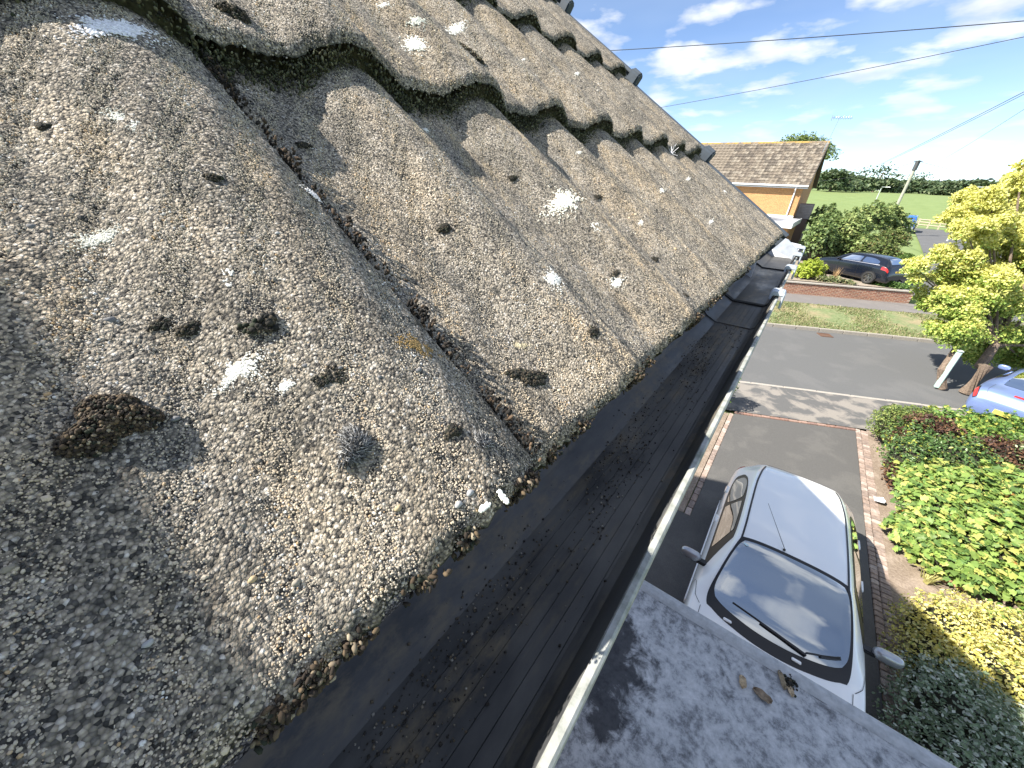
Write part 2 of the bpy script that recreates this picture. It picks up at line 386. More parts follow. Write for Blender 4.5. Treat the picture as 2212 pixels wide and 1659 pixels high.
# exposed aggregate on the nearest tiles: instanced grains
def grit_nodes():
    g = bpy.data.node_groups.new('grit_instances', 'GeometryNodeTree')
    g.interface.new_socket('Geometry', in_out='INPUT', socket_type='NodeSocketGeometry'); g.interface.new_socket('Geometry', in_out='OUTPUT', socket_type='NodeSocketGeometry')
    gi = g.nodes.new('NodeGroupInput'); go = g.nodes.new('NodeGroupOutput')
    ico = g.nodes.new('GeometryNodeMeshIcoSphere'); ico.inputs['Radius'].default_value = 1.0; ico.inputs['Subdivisions'].default_value = 1
    sm = g.nodes.new('GeometryNodeSetMaterial'); sm.inputs['Material'].default_value = M_['grit']
    inst = g.nodes.new('GeometryNodeInstanceOnPoints')
    rv = g.nodes.new('FunctionNodeRandomValue'); rv.data_type = 'FLOAT_VECTOR'; rv.inputs[1].default_value = (6.28, 6.28, 6.28)
    at = g.nodes.new('GeometryNodeInputNamedAttribute'); at.data_type = 'FLOAT_VECTOR'; at.inputs[0].default_value = 'sc'
    g.links.new(gi.outputs[0], inst.inputs['Points']); g.links.new(ico.outputs['Mesh'], sm.inputs[0]); g.links.new(sm.outputs[0], inst.inputs['Instance'])
    g.links.new(rv.outputs[0], inst.inputs['Rotation']); g.links.new(at.outputs[0], inst.inputs['Scale']); g.links.new(inst.outputs[0], go.inputs[0]); return g
GRIT = grit_nodes()
def add_grit(j, k, pitch, rmin, rmax, s0=0.0, s1=GAUGE, t0=0.0, t1=TW, big=0.02):
    nt, ns = int((t1 - t0) / pitch), int((s1 - s0) / pitch)
    T, S = np.meshgrid(np.arange(nt) * pitch + t0, np.arange(ns) * pitch + s0); T = T.ravel(); S = S.ravel()
    T = np.clip(T + RNG.uniform(-.6, .6, T.size) * pitch, 0, TW - .002); S = np.clip(S + RNG.uniform(-.6, .6, S.size) * pitch, 0, GAUGE)
    r = rmin + (rmax - rmin) * RNG.random(T.size) ** 2.2
    r = np.where(RNG.random(T.size) < big, r * RNG.uniform(1.5, 2.6, T.size), r)
    h = prof_t(T) - 0.006 * (1 - np.clip(S / .009, 0, 1)) ** 2 - r * RNG.uniform(.25, .8, T.size)
    P = roofP(T, S + NOSE0, h) - roofP(0, NOSE0, 0)
    me = bpy.data.meshes.new('grit'); me.vertices.add(len(P)); me.vertices.foreach_set('co', P.astype(np.float32).ravel())
    a = me.attributes.new('sc', 'FLOAT_VECTOR', 'POINT'); sc = r[:, None] * RNG.uniform(.65, 1.25, (len(r), 3)); a.data.foreach_set('vector', sc.astype(np.float32).ravel())
    o = bpy.data.objects.new('grit', me); col.objects.link(o); o.parent = tiles[(j, k)]; o['kind'] = 'stuff'
    md = o.modifiers.new('grit', 'NODES'); md.node_group = GRIT
add_grit(-1, 0, .00080, .00024, .00062, t0=.10, big=.010); add_grit(-1, 0, .0008, .00026, .00064, t0=.0, t1=.10, s1=.20, big=.010); add_grit(0, 0, .00094, .00027, .00068, big=.010)
add_grit(1, 0, .0013, .00036, .00085, big=.010); add_grit(2, 0, .0021, .0005, .0011, big=.008); add_grit(3, 0, .0030, .0006, .0012, big=.006)
add_grit(-1, 1, .0012, .00034, .0008, t0=.15, s0=.0008); add_grit(0, 1, .0012, .00034, .0008, s0=.0008); add_grit(1, 1, .0015, .0004, .0009, s0=.0008); add_grit(2, 1, .0026, .0006, .0012, s0=.001, big=.006); add_grit(3, 1, .0035, .0007, .0012, s0=.001, big=.006)
add_grit(0, 2, .0030, .0006, .0012, s0=.001); add_grit(1, 2, .0026, .0006, .0012, s0=.001); add_grit(2, 2, .0032, .0007, .0012, s0=.001)

# ------------------------------------------------------------------ dry verge caps and eave trim
def vfr(a, b, d): return tuple(roofP(a, d, b))
for k in range(5):
    s0, s1 = NOSE0 + GAUGE * k, NOSE0 + GAUGE * (k + 1) + .045; h0 = k * LIFT
    p = [(YV - .014, h0 + .010), (YV - .012, h0 + .017), (YV + .004, h0 + .018), (YV + .010, h0 + .016), (YV + .010, h0 - .075), (YV + .004, h0 - .075), (YV + .004, h0 + .008)]
    c = MB().extrude(p, s0 - .012, s1, vfr).build('verge_cap', M_['verge_pvc'], house, bevel=.0015)
    q = [(YV - .018, h0 - .006), (YV - .018, h0 + .019), (YV - .012, h0 + .026), (YV + .006, h0 + .027), (YV + .015, h0 + .020), (YV + .016, h0 - .07), (YV - .004, h0 - .07)]
    if k: MB().extrude(q, s0 - .024, s0 + .010, vfr).build('end_cap', M_['verge_pvc'], c, bevel=.004)
    tt = [(YV - .019, h0 + .023), (YV + .001, h0 + .024), (YV + .001, h0 + .0225), (YV - .019, h0 + .0215)]
MB().box((-.30, (YG - 8.3) / 2, 5.145), (.02, 8.3 + YG + .06, .19)).build('fascia', M_['white_pvc'], house)
MB().box((-.33, (YG - 8.3) / 2, 5.047), (.08, 8.3 + YG + .04, .012)).build('soffit', M_['white_pvc'], house)
# bargeboard under the verge
MB().extrude([(0, -.03), (0, -.15), (.02, -.15), (.02, -.03)], .04, 5.6, lambda a, b, d: (slope_pts(d)[0], YG + .012 + a, slope_pts(d)[1] + b - .03)).build('bargeboard', M_['white_pvc'], house)

# ------------------------------------------------------------------ gutter
def gutter_mats():
    m, t, b = mat('gutter_black')
    n = noise(t, 22, 6, .65, .2, stretch=(1, .35, 1)); n2 = noise(t, 90, 5, .7, stretch=(1, .5, 1)); n3 = noise(t, 9, 4, .6, stretch=(5.0, .45, 1))
    dust = ramp(t, [(.38, 0), (.70, .8)]); L(t, n.outputs[0], dust.inputs[0])
    c = mix(t, dust.outputs[0], (.058, .061, .067), (.20, .20, .198))
    silt = ramp(t, [(.46, 0), (.60, 1)]); L(t, n3.outputs[0], silt.inputs[0]); sp = ramp(t, [(.42, 0), (.60, 1)]); L(t, n2.outputs[0], sp.inputs[0])
    c = mix(t, math_(t, 'MULTIPLY', math_(t, 'MULTIPLY', silt.outputs[0], sp.outputs[0]), .6), c, (.26, .215, .145))
    L(t, c, b.inputs['Base Color']); rr = ramp(t, [(.35, .38), (.7, .75)]); L(t, n.outputs[0], rr.inputs[0]); L(t, rr.outputs[0], b.inputs['Roughness'])
    bump(t, b, n2.outputs[0], .25, .0012); return m
M_['gutter'] = gutter_mats()
def lip_mat():
    m, t, b = mat('gutter_lip_weathered')
    n = noise(t, 60, 6, .65); c = ramp(t, [(.35, (.18, .195, .165)), (.52, (.33, .34, .32)), (.72, (.45, .455, .46))]); L(t, n.outputs[0], c.inputs[0])
    L(t, c.outputs[0], b.inputs['Base Color']); b.inputs['Roughness'].default_value = .75; bump(t, b, n.outputs[0], .4, .001); return m
M_['lip'] = lip_mat(); M_['clip'] = plain('clip_grey', (.42, .46, .52), .45, nz=.2, nscale=50)
GZ, LZ = 5.164, 5.215            # floor and lip levels
XR, XL = -.031, -.098           # floor corners
gut = thing('rain_gutter', 'black square rain gutter with pale weathered lip under the tile edge', 'gutter', (-.07, .5, GZ))
def gprof(grooves=True, thick=.003):
    p = [(-.137, LZ + .012), (-.134, GZ + .030), (-.118, GZ + .010), (XL, GZ)]
    if grooves:
        for q in np.linspace(XL + .014, XR - .008, 6): p += [(q - .0003, GZ), (q, GZ - .0006), (q + .0003, GZ)]
    p += [(XR - .006, GZ + .0003), (XR, GZ + .004), (-.0190, LZ - .004)]
    return p
def gsheet(name, prf, y0, y1, thick, m, par):
    O = [(-.137 - thick, prf[0][1]), (-.134 - thick, GZ + .028), (-.118 - thick * .7, GZ + .008 - thick * .7), (XL, GZ - thick), (XR, GZ - thick), (XR + thick, GZ + .003), (prf[-1][0] + thick, prf[-1][1])]
    return MB().extrude(list(prf) + O[::-1], y0, y1).build(name, m, par)
base = gprof()
gsheet('trough', base, -2.5, .86, .003, M_['gutter'], gut)
shift = [(x, z) for x, z in gprof(False)]
gsheet('trough', shift, 1.0, 1.50, .003, M_['gutter'], gut)
# union piece: ribbed sleeve and rubber strap
up = [(x + (.0018 if x > -.06 else -.0018) * 0 - (.0015 if x > -.03 else 0) + (.0015 if x < -.11 else 0), z + .0022) for x, z in gprof(True)]
un = gsheet('union', up, .80, 1.005, .0045, M_['gutter'], gut)
st = [(x - (.002 if x > -.03 else 0) + (.002 if x < -.11 else 0), z + .0050) for x, z in gprof(False)]
gsheet('rubber_strap', st, .978, .993, .004, M_['rubber'], un)
# lip: pale folded edge
lipp = [(-.0185, LZ - .010), (-.0185, LZ - .0005), (-.0178, LZ + .0006), (-.0150, LZ + .0008), (-.0138, LZ - .0004), (-.0138, LZ - .008), (-.0148, LZ - .008), (-.0150, LZ - .002), (-.0172, LZ - .002), (-.0172, LZ - .010)]
MB().extrude(lipp, -2.5, .86).build('lip', M_['lip'], gut)
MB().extrude([(a - .001, b - .0006) for a, b in lipp], .866, 1.52).build('lip', M_['lip'], gut)
for yc, wd in ((.885, .038), (1.21, .034), (1.47, .034), (1.66, .03)):
    MB().extrude([(-.030, LZ - .006), (-.030, LZ + .008), (-.026, LZ + .011), (-.009, LZ + .011), (-.005, LZ + .007), (-.005, LZ - .020), (-.0095, LZ - .020), (-.0095, LZ + .003), (-.0255, LZ + .003), (-.0255, LZ - .006)], yc - wd / 2, yc + wd / 2).build('lip_clip', M_['clip'], gut, bevel=.0015)
    gsheet('support_bracket', [(x, z - .0035) for x, z in gprof(False)], yc - wd / 2, yc + wd / 2, .004, M_['black_plastic'], gut)
# outlet box and stop end past the verge
gsheet('outlet', [(x - (.002 if x > -.03 else 0), z + .006 if x < -.1 else z + .0042) for x, z in gprof(False)], 1.50, 1.78, .009, M_['black_plastic'], gut)
MB().extrude([(x, z) for x, z in gprof(False)] + [(-.0225, LZ + .002), (-.137, LZ + .016)], 1.775, 1.79).build('stop_end', M_['white_pvc'], gut)
MB().extrude([(-.13, LZ + .012), (-.03, LZ - .03), (-.02, LZ - .002), (-.06, LZ + .03), (-.13, LZ + .05)], 1.62, 1.628).build('end_plate', M_['clip'], gut)

# grains of silt lying in the gutter
n = 5200
yy = RNG.random(n) ** 1.3 * 1.1 - .12; band = RNG.choice([0, 1, 2], n, p=[.55, .3, .15])
xx = np.where(band == 0, RNG.normal(-.088, .010, n), np.where(band == 1, RNG.normal(-.066, .006, n), RNG.uniform(XL, XR, n))); xx = np.clip(xx, -.112, XR - .002)
keep = (np.sin(yy * 23 + xx * 70) + RNG.normal(0, .7, n)) > -.1
xx, yy = xx[keep], yy[keep]; n = len(xx)
zz_ = GZ + .0004 + np.clip((XL - xx) / .02, 0, 1) * .010
rr = .00035 + .0009 * RNG.random(n) ** 2.5
cc = np.array([(.05, .045, .04), (.16, .13, .09), (.28, .25, .20), (.40, .38, .34)])[RNG.choice(4, n, p=[.45, .3, .18, .07])]
scatter('silt', OCT, OCTF, np.stack([xx, yy, zz_ + rr * .4], 1), rnd_rot(n), rr, cc, M_['lichen'], gut, kind='stuff')

# ------------------------------------------------------------------ flat roofed porch
PZ, PY = 2.6, 2.165
def felt():
    m, t, b = mat('porch_roof_felt')
    n = noise(t, 9, 8, .7, .4); n2 = noise(t, 27, 6, .75); n4 = noise(t, 2.6, 4, .6)
    c = ramp(t, [(.34, (.07, .073, .077)), (.43, (.21, .22, .235)), (.51, (.40, .415, .43)), (.66, (.60, .61, .62))]); 
    L(t, math_(t, 'ADD', math_(t, 'MULTIPLY', n.outputs[0], .6), math_(t, 'MULTIPLY', n2.outputs[0], .4)), c.inputs[0])
    # a dark wet algae stain with ragged fingers by the gutter
    P = coords(t); mp = N(t, 'ShaderNodeMapping'); mp.inputs['Location'].default_value = (.16, -1.42, -PZ); mp.inputs['Rotation'].default_value = (0, 0, R(0)); L(t, P, mp.inputs[0])
    vl = N(t, 'ShaderNodeVectorMath', operation='MULTIPLY'); vl.inputs[1].default_value = (1.7, 1.15, 1); L(t, mp.outputs[0], vl.inputs[0])
    ln = N(t, 'ShaderNodeVectorMath', operation='LENGTH'); L(t, vl.outputs[0], ln.inputs[0])
    dd = math_(t, 'ADD', ln.outputs['Value'], math_(t, 'MULTIPLY', math_(t, 'SUBTRACT', n4.outputs[0], .5), 1.3)); dd = math_(t, 'ADD', dd, math_(t, 'MULTIPLY', math_(t, 'SUBTRACT', n.outputs[0], .5), .9))
    st = ramp(t, [(.30, 1), (.52, 0)]); L(t, dd, st.inputs[0])
    cc = mix(t, math_(t, 'MULTIPLY', st.outputs[0], .9), c.outputs[0], (.016, .017, .022))
    L(t, cc, b.inputs['Base Color']); b.inputs['Roughness'].default_value = .8; bump(t, b, n2.outputs[0], .4, .004); return m
M_['felt'] = felt()
def trimmat():
    m, t, b = mat('porch_edge_trim'); n = noise(t, 16, 6, .65); c = ramp(t, [(.35, (.32, .335, .345)), (.6, (.46, .475, .49))]); L(t, n.outputs[0], c.inputs[0]); L(t, c.outputs[0], b.inputs['Base Color']); b.inputs['Roughness'].default_value = .6; return m
M_['trim'] = trimmat()
porch = thing('porch', 'flat grey stained porch roof projecting below the gutter', 'porch', (.9, .5, 0))
MB().box(((XW + 2.12) / 2, -.35, PZ - .06), (2.12 - XW, 2 * (PY + .35) - .02, .12)).build('flat_roof', M_['felt'], porch)
MB().extrude([(-.072, .001), (-.058, .018), (-.03, .030), (0, .030), (.012, .02), (.012, -.15), (0, -.15), (0, -.0), (-.07, -.0)], XW, 2.14, lambda a, b, d: (d, PY - .005 + a, PZ + b)).build('edge_trim', M_['trim'], porch, smooth_=False, bevel=.003)
MB().extrude([(-.072, .001), (-.058, .018), (-.03, .030), (0, .030), (.012, .02), (.012, -.15), (0, -.15), (0, -.0), (-.07, -.0)], -2.8, PY - .08, lambda a, b, d: (2.128 + a, d, PZ + b)).build('edge_trim', M_['trim'], porch)
MB().box((1.97, -.45, 1.235), (.2, 4.9, 2.47)).build('porch_wall', M_['brick_own'], porch)
MB().box((.80, 1.97, 1.235), (2.13, .12, 2.47)).build('porch_front', M_['brick_gable'], porch)

# leaves and bits of bark on the porch roof
def chip(px, py, L_, W_, ang, c, label):
    p = hit(px, py, PZ + .008); mb = MB(); n = 7; pts = []
    for k in range(n + 1):
        u = k / n - .5; ww = W_ * (1 - (2 * u) ** 4 * .75) * (.85 + .3 * random.random()); zc = .012 * math.cos(u * 4) + .004 * random.random()
        pts.append((u * L_, ww / 2, zc))
    ca, sa = math.cos(ang), math.sin(ang); V = []
    for u, w2, zc in pts:
        for q, zo in ((-w2, .012), (0, zc), (w2, .010 + .01 * random.random())): V.append((p[0] + u * ca - q * sa, p[1] + u * sa + q * ca, p[2] + zo))
    F = []
    for k in range(n):
        a = k * 3; F += [(a, a + 1, a + 4, a + 3), (a + 1, a + 2, a + 5, a + 4)]
    mb.add(V, F); o = mb.build('dry_leaf', plain('dry_leaf', c, .8, nz=.35, nscale=60), None); 
    md = o.modifiers.new('th', 'SOLIDIFY'); md.thickness = .004; return tag(o, label, 'leaf')
chip(1603, 1474, .078, .048, R(100), (.42, .32, .20), 'pale curled dry leaf lying alone on the porch roof')
chip(1646, 1503, .105, .052, R(-8), (.20, .15, .10), 'broad dull brown leaf flat on the porch roof')
chip(1688, 1470, .11, .032, R(-68), (.24, .19, .12), 'long narrow brown leaf curled beside the dark moss lump on the porch roof')
chip(1706, 1493, .060, .032, R(-60), (.40, .31, .20), 'small tan leaf tip touching the dark moss lump on the porch roof')

# ------------------------------------------------------------------ moss, lichen, pebbles on the tiles
BROWN = np.array([(.028, .020, .014), (.060, .042, .026), (.11, .078, .045), (.20, .16, .11), (.020, .024, .014), (.33, .28, .2)])
DARK = np.array([(.012, .012, .010), (.022, .020, .016), (.040, .034, .024), (.025, .030, .018), (.07, .055, .035)])
ORD = ['first', 'second', 'third', 'fourth', 'fifth']
def where(y, s):
    row = ['lowest row', 'second row', 'third row', 'fourth row', 'fifth row'][int(max(course(s), 0))]; j = math.floor((y - .12) / TW); q = float(prof(y))
    pos = 'on a roll' if q > .017 else ('in a trough' if q < .004 else 'on a roll flank')
    til = 'tile before mossy joint' if j < 0 else ORD[min(j, 4)] + ' tile past mossy joint'
    return pos + ', ' + row + ', ' + til
def moss(px, py, a, b, hgt, n, r, pal=BROWN, probs=None, label=None, group=None, ang=0.0, name='moss_clump', spiky=False, cat='moss'):
    y0, s0 = px_roof(px, py)
    th = RNG.uniform(0, 6.28, n); q = np.sqrt(RNG.random(n)); wob = 1 + .22 * np.sin(3 * th + px) + .15 * np.sin(5 * th + py)
    u, v = q * np.cos(th) * wob * a, q * np.sin(th) * wob * b
    ca, sa = math.cos(ang), math.sin(ang); y = y0 + u * ca - v * sa; s = s0 + u * sa + v * ca
    hh = hgt * np.sqrt(np.clip(1 - q ** 2, 0, 1)) * RNG.uniform(.55, 1.0, n)
    P = roofP(y, s, surfH(np.full(n, y0) * .5 + y * .5, np.full(n, s0)) + hh)
    rr = r * RNG.uniform(.6, 1.35, n); c = pal[RNG.choice(len(pal), n, p=probs)] * RNG.uniform(.7, 1.25, (n, 1))
    if spiky:
        d = RNG.normal(0, .5, (n, 3)) + RN * .6 + (u / a)[:, None] * RY + (v / b)[:, None] * RU
        o = scatter(name, OCT, OCTF, P, rot_from(d, th), np.stack([rr * .16, rr * .16, rr * 2.2], 1), c, M_['moss'])
    else:
        o = scatter(name, ICO, ICOF, P, rnd_rot(n), rr[:, None] * RNG.uniform(.6, 1.2, (n, 3)), c, M_['moss'])
    return tag(o, label, cat, group)
moss(237, 918, .0112, .0080, .0075, 1700, .00060, probs=[.32, .30, .16, .08, .12, .02], label='large beaded brown moss clump sitting on the shaded tile edge', ang=.5)
GREY = np.array([(.30, .30, .30), (.12, .12, .12), (.45, .45, .44), (.03, .03, .03), (.05, .05, .05)])
moss(762, 968, .0046, .0066, .004, 900, .0012, GREY, label='hairy grey moss tuft on the pebbly tile', spiky=True, ang=-.6)
moss(1040, 955, .0045, .004, .0016, 260, .0010, GREY, label='flat dark grey moss patch near the moss filled tile joint', spiky=True)
SG = 'small dark moss tufts on the roof tiles'; SLB = 'small dark brown moss tuft growing on a roof tile'
for (px, py, a, b, h_, nn_) in [(408, 712, .0055, .004, .004, 70), (655, 316, .006, .004, .005, 70), (1108, 386, .008, .005, .006, 60), (960, 495, .006, .006, .006, 80), (1291, 427, .012, .006, .006, 50),
        (460, 386, .004, .0035, .004, 50), (978, 932, .0055, .004, .004, 70), (96, 276, .003, .003, .003, 40), (1281, 718, .008, .006, .005, 50), (350, 700, .005, .004, .002, 40), (715, 812, .008, .006, .0015, 60), (1415, 560, .012, .006, .004, 40), (1480, 640, .009, .006, .004, 40), (1330, 590, .010, .005, .003, 30)]:
    moss(px, py, a * .75, b * .6, h_ * .45, nn_ * 3, .0006, DARK, label='dark moss tuft ' + where(*px_roof(px, py)), group=SG)
moss(565, 705, .006, .0035, .004, 60, .0012, DARK, label='tiny black moss tuft with a white fleck on the sunlit tile')
moss(1143, 815, .013, .0055, .0022, 500, .0009, DARK, label='long flat dark moss patch beside the moss filled tile joint', ang=-.6)
moss(1003, 112, .026, .010, .006, 700, .0013, BROWN, label='long brown moss cushion on the second row of tiles', ang=-.5)
moss(507, 33, .009, .006, .005, 400, .0009, DARK, label='dark green moss tuft near the white lichen smear on the roof', ang=-.6)

# moss packed along the open joint between two tiles and along the noses of each course
def moss_line(name, label, y, s, h, r, pal, par=None, kind=None):
    n = len(y); P = roofP(y, s, h); c = pal[RNG.choice(len(pal), n)] * RNG.uniform(.6, 1.3, (n, 1))
    d = RNG.normal(0, .6, (n, 3)) + RN
    return scatter(name, ICO, ICOF, P, rot_from(d, RNG.uniform(0, 6, n)), np.stack([r * .7, r * .7, r * 1.4], 1) * RNG.uniform(.6, 1.3, (n, 3)), c, M_['moss'], par, kind=kind)
n = 1500; s = np.sort(RNG.random(n)) * .315 - .008; dens = .5 + .5 * np.sin(s * 95) + .3 * np.sin(s * 210 + 1); k = RNG.random(n) < np.clip(dens - .05, .10, 1); s = s[k]
y = .1205 + np.abs(RNG.normal(0, .0030, len(s))); o = moss_line('joint_moss', None, y, s, prof(y + .003) + RNG.uniform(0, .012, len(s)), .0006 + .0009 * RNG.random(len(s)), np.array([(.022, .017, .013), (.05, .036, .025), (.12, .08, .05), (.012, .010, .009), (.018, .015, .012)]))
tag(o, 'dark moss and brown debris packed along the open joint between two tiles', 'moss', kind='stuff')
MG = 'bands of dark green moss under the tile noses'
for kk, (y0, y1, cnt, rs) in {1: (-.2, 1.33, 26000, .0011), 2: (.2, 1.33, 6000, .0018), 3: (.6, 1.33, 1500, .0028)}.items():
    y = RNG.uniform(y0, y1, cnt); pr = prof(y); tr = 1 - np.clip(pr / .02, 0, 1)
    clump = np.clip(.35 + .5 * np.sin(y * 37) + .4 * np.sin(y * 91 + 2) + .25 * np.sin(y * 211), 0, 1); k = RNG.random(cnt) < (.22 + .78 * tr) * (.35 + .65 * clump); y = y[k]; pr = pr[k]; tr = tr[k]; m_ = len(y)
    s = NOSE0 + GAUGE * kk - .001 - np.abs(RNG.normal(0, 1, m_)) * (.0015 + .0065 * tr); h = (kk - 1) * LIFT + prof(y) + RNG.random(m_) * (LIFT - .004) * np.clip(1 - (NOSE0 + GAUGE * kk - s) / .02, .1, 1)
    GRN = np.array([(.035, .042, .020), (.060, .066, .032), (.10, .095, .05), (.14, .14, .085), (.025, .025, .018)])
    o = moss_line('nose_moss', None, y, s, h, rs * (.5 + .7 * RNG.random(m_)), GRN)
    tag(o, ['dark green moss band under the first step of tile noses above the eave', 'dark moss band under the second step of tile noses', 'dark moss band under the third step of tile noses by the verge caps'][kk - 1], 'moss', kind='stuff')
# tufts hanging at the eave edge
EG = 'ragged moss tufts hanging over the gutter'
for (px, py, a, n_) in [(1122, 1050, .011, 420), (1215, 965, .005, 120), (1360, 830, .009, 200), (1490, 708, .013, 260), (1575, 635, .018, 240), (1612, 600, .016, 160), (980, 1165, .005, 120), (905, 1240, .005, 100), (780, 1370, .005, 120), (690, 1455, .006, 160), (1275, 905, .008, 130), (1420, 780, .01, 140), (600, 1550, .007, 200), (1545, 655, .015, 140)]:
    r_ = ray(px, py); t_ = -(DPL - .005) / (r_ @ RN); y0 = (t_ * r_)[1]
    y = y0 + RNG.normal(0, a * .5, n_); s = NOSE0 + RNG.uniform(-.004, .003, n_); h = prof(y) - RNG.random(n_) * .018
    d = RNG.normal(0, .6, (n_, 3)) + np.array([.4, 0, -.5]); P = roofP(y, s, h); c = BROWN[RNG.choice(6, n_, p=[.35, .27, .15, .06, .15, .02])]
    rr = .0008 * RNG.uniform(.5, 1.5, n_)
    o = scatter('eave_moss', ICO, ICOF, P, rot_from(d, y * 50), np.stack([rr * .8, rr * .8, rr * 1.5], 1), c, M_['moss']); tag(o, 'ragged brown moss hanging over the gutter, ' + ('under a roll, ' if float(prof(y0)) > .008 else 'under a trough, ') + where(y0, NOSE0 + .01).split(', ')[-1], 'moss', EG)

# lichen: crusts of pale granules
def lichen(px, py, a, b, n, c, ang=0.0, fill=1.0, r=.0011, label=None, group=None, ring=False, h=.0006):
    a *= .66; b *= .66; r *= .55; n = int(n * 2.2); h *= .4
    y0, s0 = px_roof(px, py); th = RNG.uniform(0, 6.28, n); q = np.minimum(np.abs(RNG.normal(0, .62, n)), 1.5) if not ring else RNG.uniform(.7, 1, n)
    if ring: th = RNG.uniform(.3, 4.6, n)
    wob = 1 + .18 * np.sin(2 * th + px * .3) + .22 * np.sin(4 * th + py) + .2 * np.sin(7 * th + px) + .14 * np.sin(13 * th)
    u, v = q * np.cos(th) * wob * a, q * np.sin(th) * wob * b
    y = y0 + u * math.cos(ang) - v * math.sin(ang); s = s0 + u * math.sin(ang) + v * math.cos(ang)
    kk = max(float(course(s0)), 0); P = roofP(y, s, kk * LIFT + prof(y) + h); rr = r * RNG.uniform(.5, 1.3, n) * np.clip(1.15 - .5 * q, .35, 1.2)
    cc = np.array(c)[None] * RNG.uniform(.72, 1.12, (n, 1))
    o = scatter('lichen_patch', ICO, ICOF, P, rot_from(RN[None] + RNG.normal(0, .2, (n, 3)), th), np.stack([rr, rr, rr * .5], 1), cc, M_['lichen']); return tag(o, label, 'lichen', group)
WH = (.80, .79, .74)
lichen(250, 62, .026, .011, 700, (.80, .80, .84), .25, r=.0017, label='broad white lichen smear under the mossy tile nose', h=.0012)
lichen(1217, 436, .030, .020, 420, (.82, .80, .70), .1, r=.0026, label='largest round cream lichen disc on the sunlit lower tiles', h=.0014)
lichen(1197, 602, .018, .012, 200, WH, .3, r=.0017, label='ragged white lichen splash below the largest cream disc')
lichen(1332, 611, .013, .009, 90, WH, .1, r=.0018, label='small white lichen spot near the eave on the far lower tiles')
lichen(896, 97, .020, .016, 260, (.82, .81, .74), .4, r=.0028, label='round white lichen disc on the second row of tiles')
lichen(986, 63, .024, .014, 260, WH, .2, r=.0028, label='oval white lichen disc higher up the second row of tiles')
lichen(900, 46, .02, .013, 130, (.62, .63, .56), .2, r=.0024, label='faded grey lichen patch above the white discs')
lichen(268, 262, .0045, .013, 230, (.66, .66, .60), .35, r=.0010, label='thin pale lichen streak on the large near roll')
lichen(494, 600, .0048, .0055, 110, WH, 0, r=.0009, ring=True, label='hooked white lichen ring on the near tile')
lichen(512, 805, .012, .008, 420, (.70, .69, .64), .2, r=.0011, label='patch of white crusted pebbles on the near tile')
lichen(616, 834, .0042, .0035, 90, WH, .2, r=.0009, label='little white lichen speck beside the crusted pebbles')
lichen(218, 515, .012, .007, 260, (.58, .58, .52), .1, r=.0010, label='faint pale crust on the sunlit near roll')
lichen(905, 748, .0125, .0085, 360, (.30, .20, .075), -.6, r=.0010, label='ochre lichen stain beside the moss filled tile joint')
lichen(1125, 746, .0075, .0055, 120, (.50, .44, .30), 0, r=.0012, label='pale buff lichen spot right of the tile joint')
lichen(683, 428, .009, .005, 210, (.78, .76, .74), -.6, r=.0013, label='fluffy white lichen tuft on the edge of the tile joint', h=.003)
lichen(1290, 490, .009, .008, 60, WH, 0, r=.0014, ring=True, label='thin white lichen ring below the largest cream disc')
LG = 'scattered small white lichen dots up the roof'
for (px, py, a) in [(920, 281, .006), (1430, 411, .012), (802, 98, .006), (1072, 104, .010), (1130, 130, .008), (1240, 172, .012), (1165, 118, .007), (1062, 86, .009), (1120, 90, .008), (1420, 250, .02), (1500, 470, .010), (1480, 395, .010), (1155, 165, .008), (830, 12, .012), (1535, 480, .01), (1385, 480, .008), (1250, 330, .008), (1560, 420, .012)]:
    lichen(px, py, a, a * .6, 60, WH, .2, r=.0014 if a < .009 else .0022, label=('small' if a < .009 else 'larger') + ' white lichen dot ' + where(*px_roof(px, py)), group=LG)

# loose pebbles set in the surface
PG = 'larger smooth pebbles set in the roof tiles'
PT = np.array([(.16, .16, .165), (.30, .27, .22), (.42, .33, .2), (.09, .09, .09), (.36, .36, .36)])
_sph = None
def pebble(px, py, r, ci):
    r *= .6
    y0, s0 = px_roof(px, py); p = surf(y0, s0, r * .15)
    V = []; F = []; n1, n2 = 8, 5
    for i in range(n2 + 1):
        for j in range(n1):
            a = math.pi * i / n2; b_ = 2 * math.pi * j / n1; k_ = 1 + .12 * math.sin(3 * b_ + px) * math.sin(a)
            V.append(p + r * k_ * (RY * math.sin(a) * math.cos(b_) * 1.25 + RU * math.sin(a) * math.sin(b_) * .85 + RN * math.cos(a) * .62))
    for i in range(n2):
        for j in range(n1): F.append((i * n1 + j, i * n1 + (j + 1) % n1, (i + 1) * n1 + (j + 1) % n1, (i + 1) * n1 + j))
    o = link('pebble', mesh_np('pebble', V, F, np.repeat(PT[ci][None], len(V), 0), True), M_['lichen']); tag(o, ['grey', 'buff', 'ochre', 'black', 'pale grey'][ci] + ' pebble set ' + where(y0, s0), 'pebble', PG)
for q in [(238, 692, .0026, 0), (545, 1252, .0019, 2), (660, 790, .0018, 0), (905, 800, .0022, 0), (990, 1090, .0024, 4), (1015, 1065, .0024, 4), (640, 1258, .002, 1), (860, 1098, .0021, 2), (70, 490, .0022, 0), (640, 742, .0016, 1), (320, 1390, .0018, 4), (240, 1385, .0018, 1), (380, 905, .002, 0), (460, 1030, .0017, 1), (600, 505, .0018, 4), (735, 795, .0014, 0), (395, 490, .0013, 4), (820, 815, .0016, 0)]: pebble(*q)
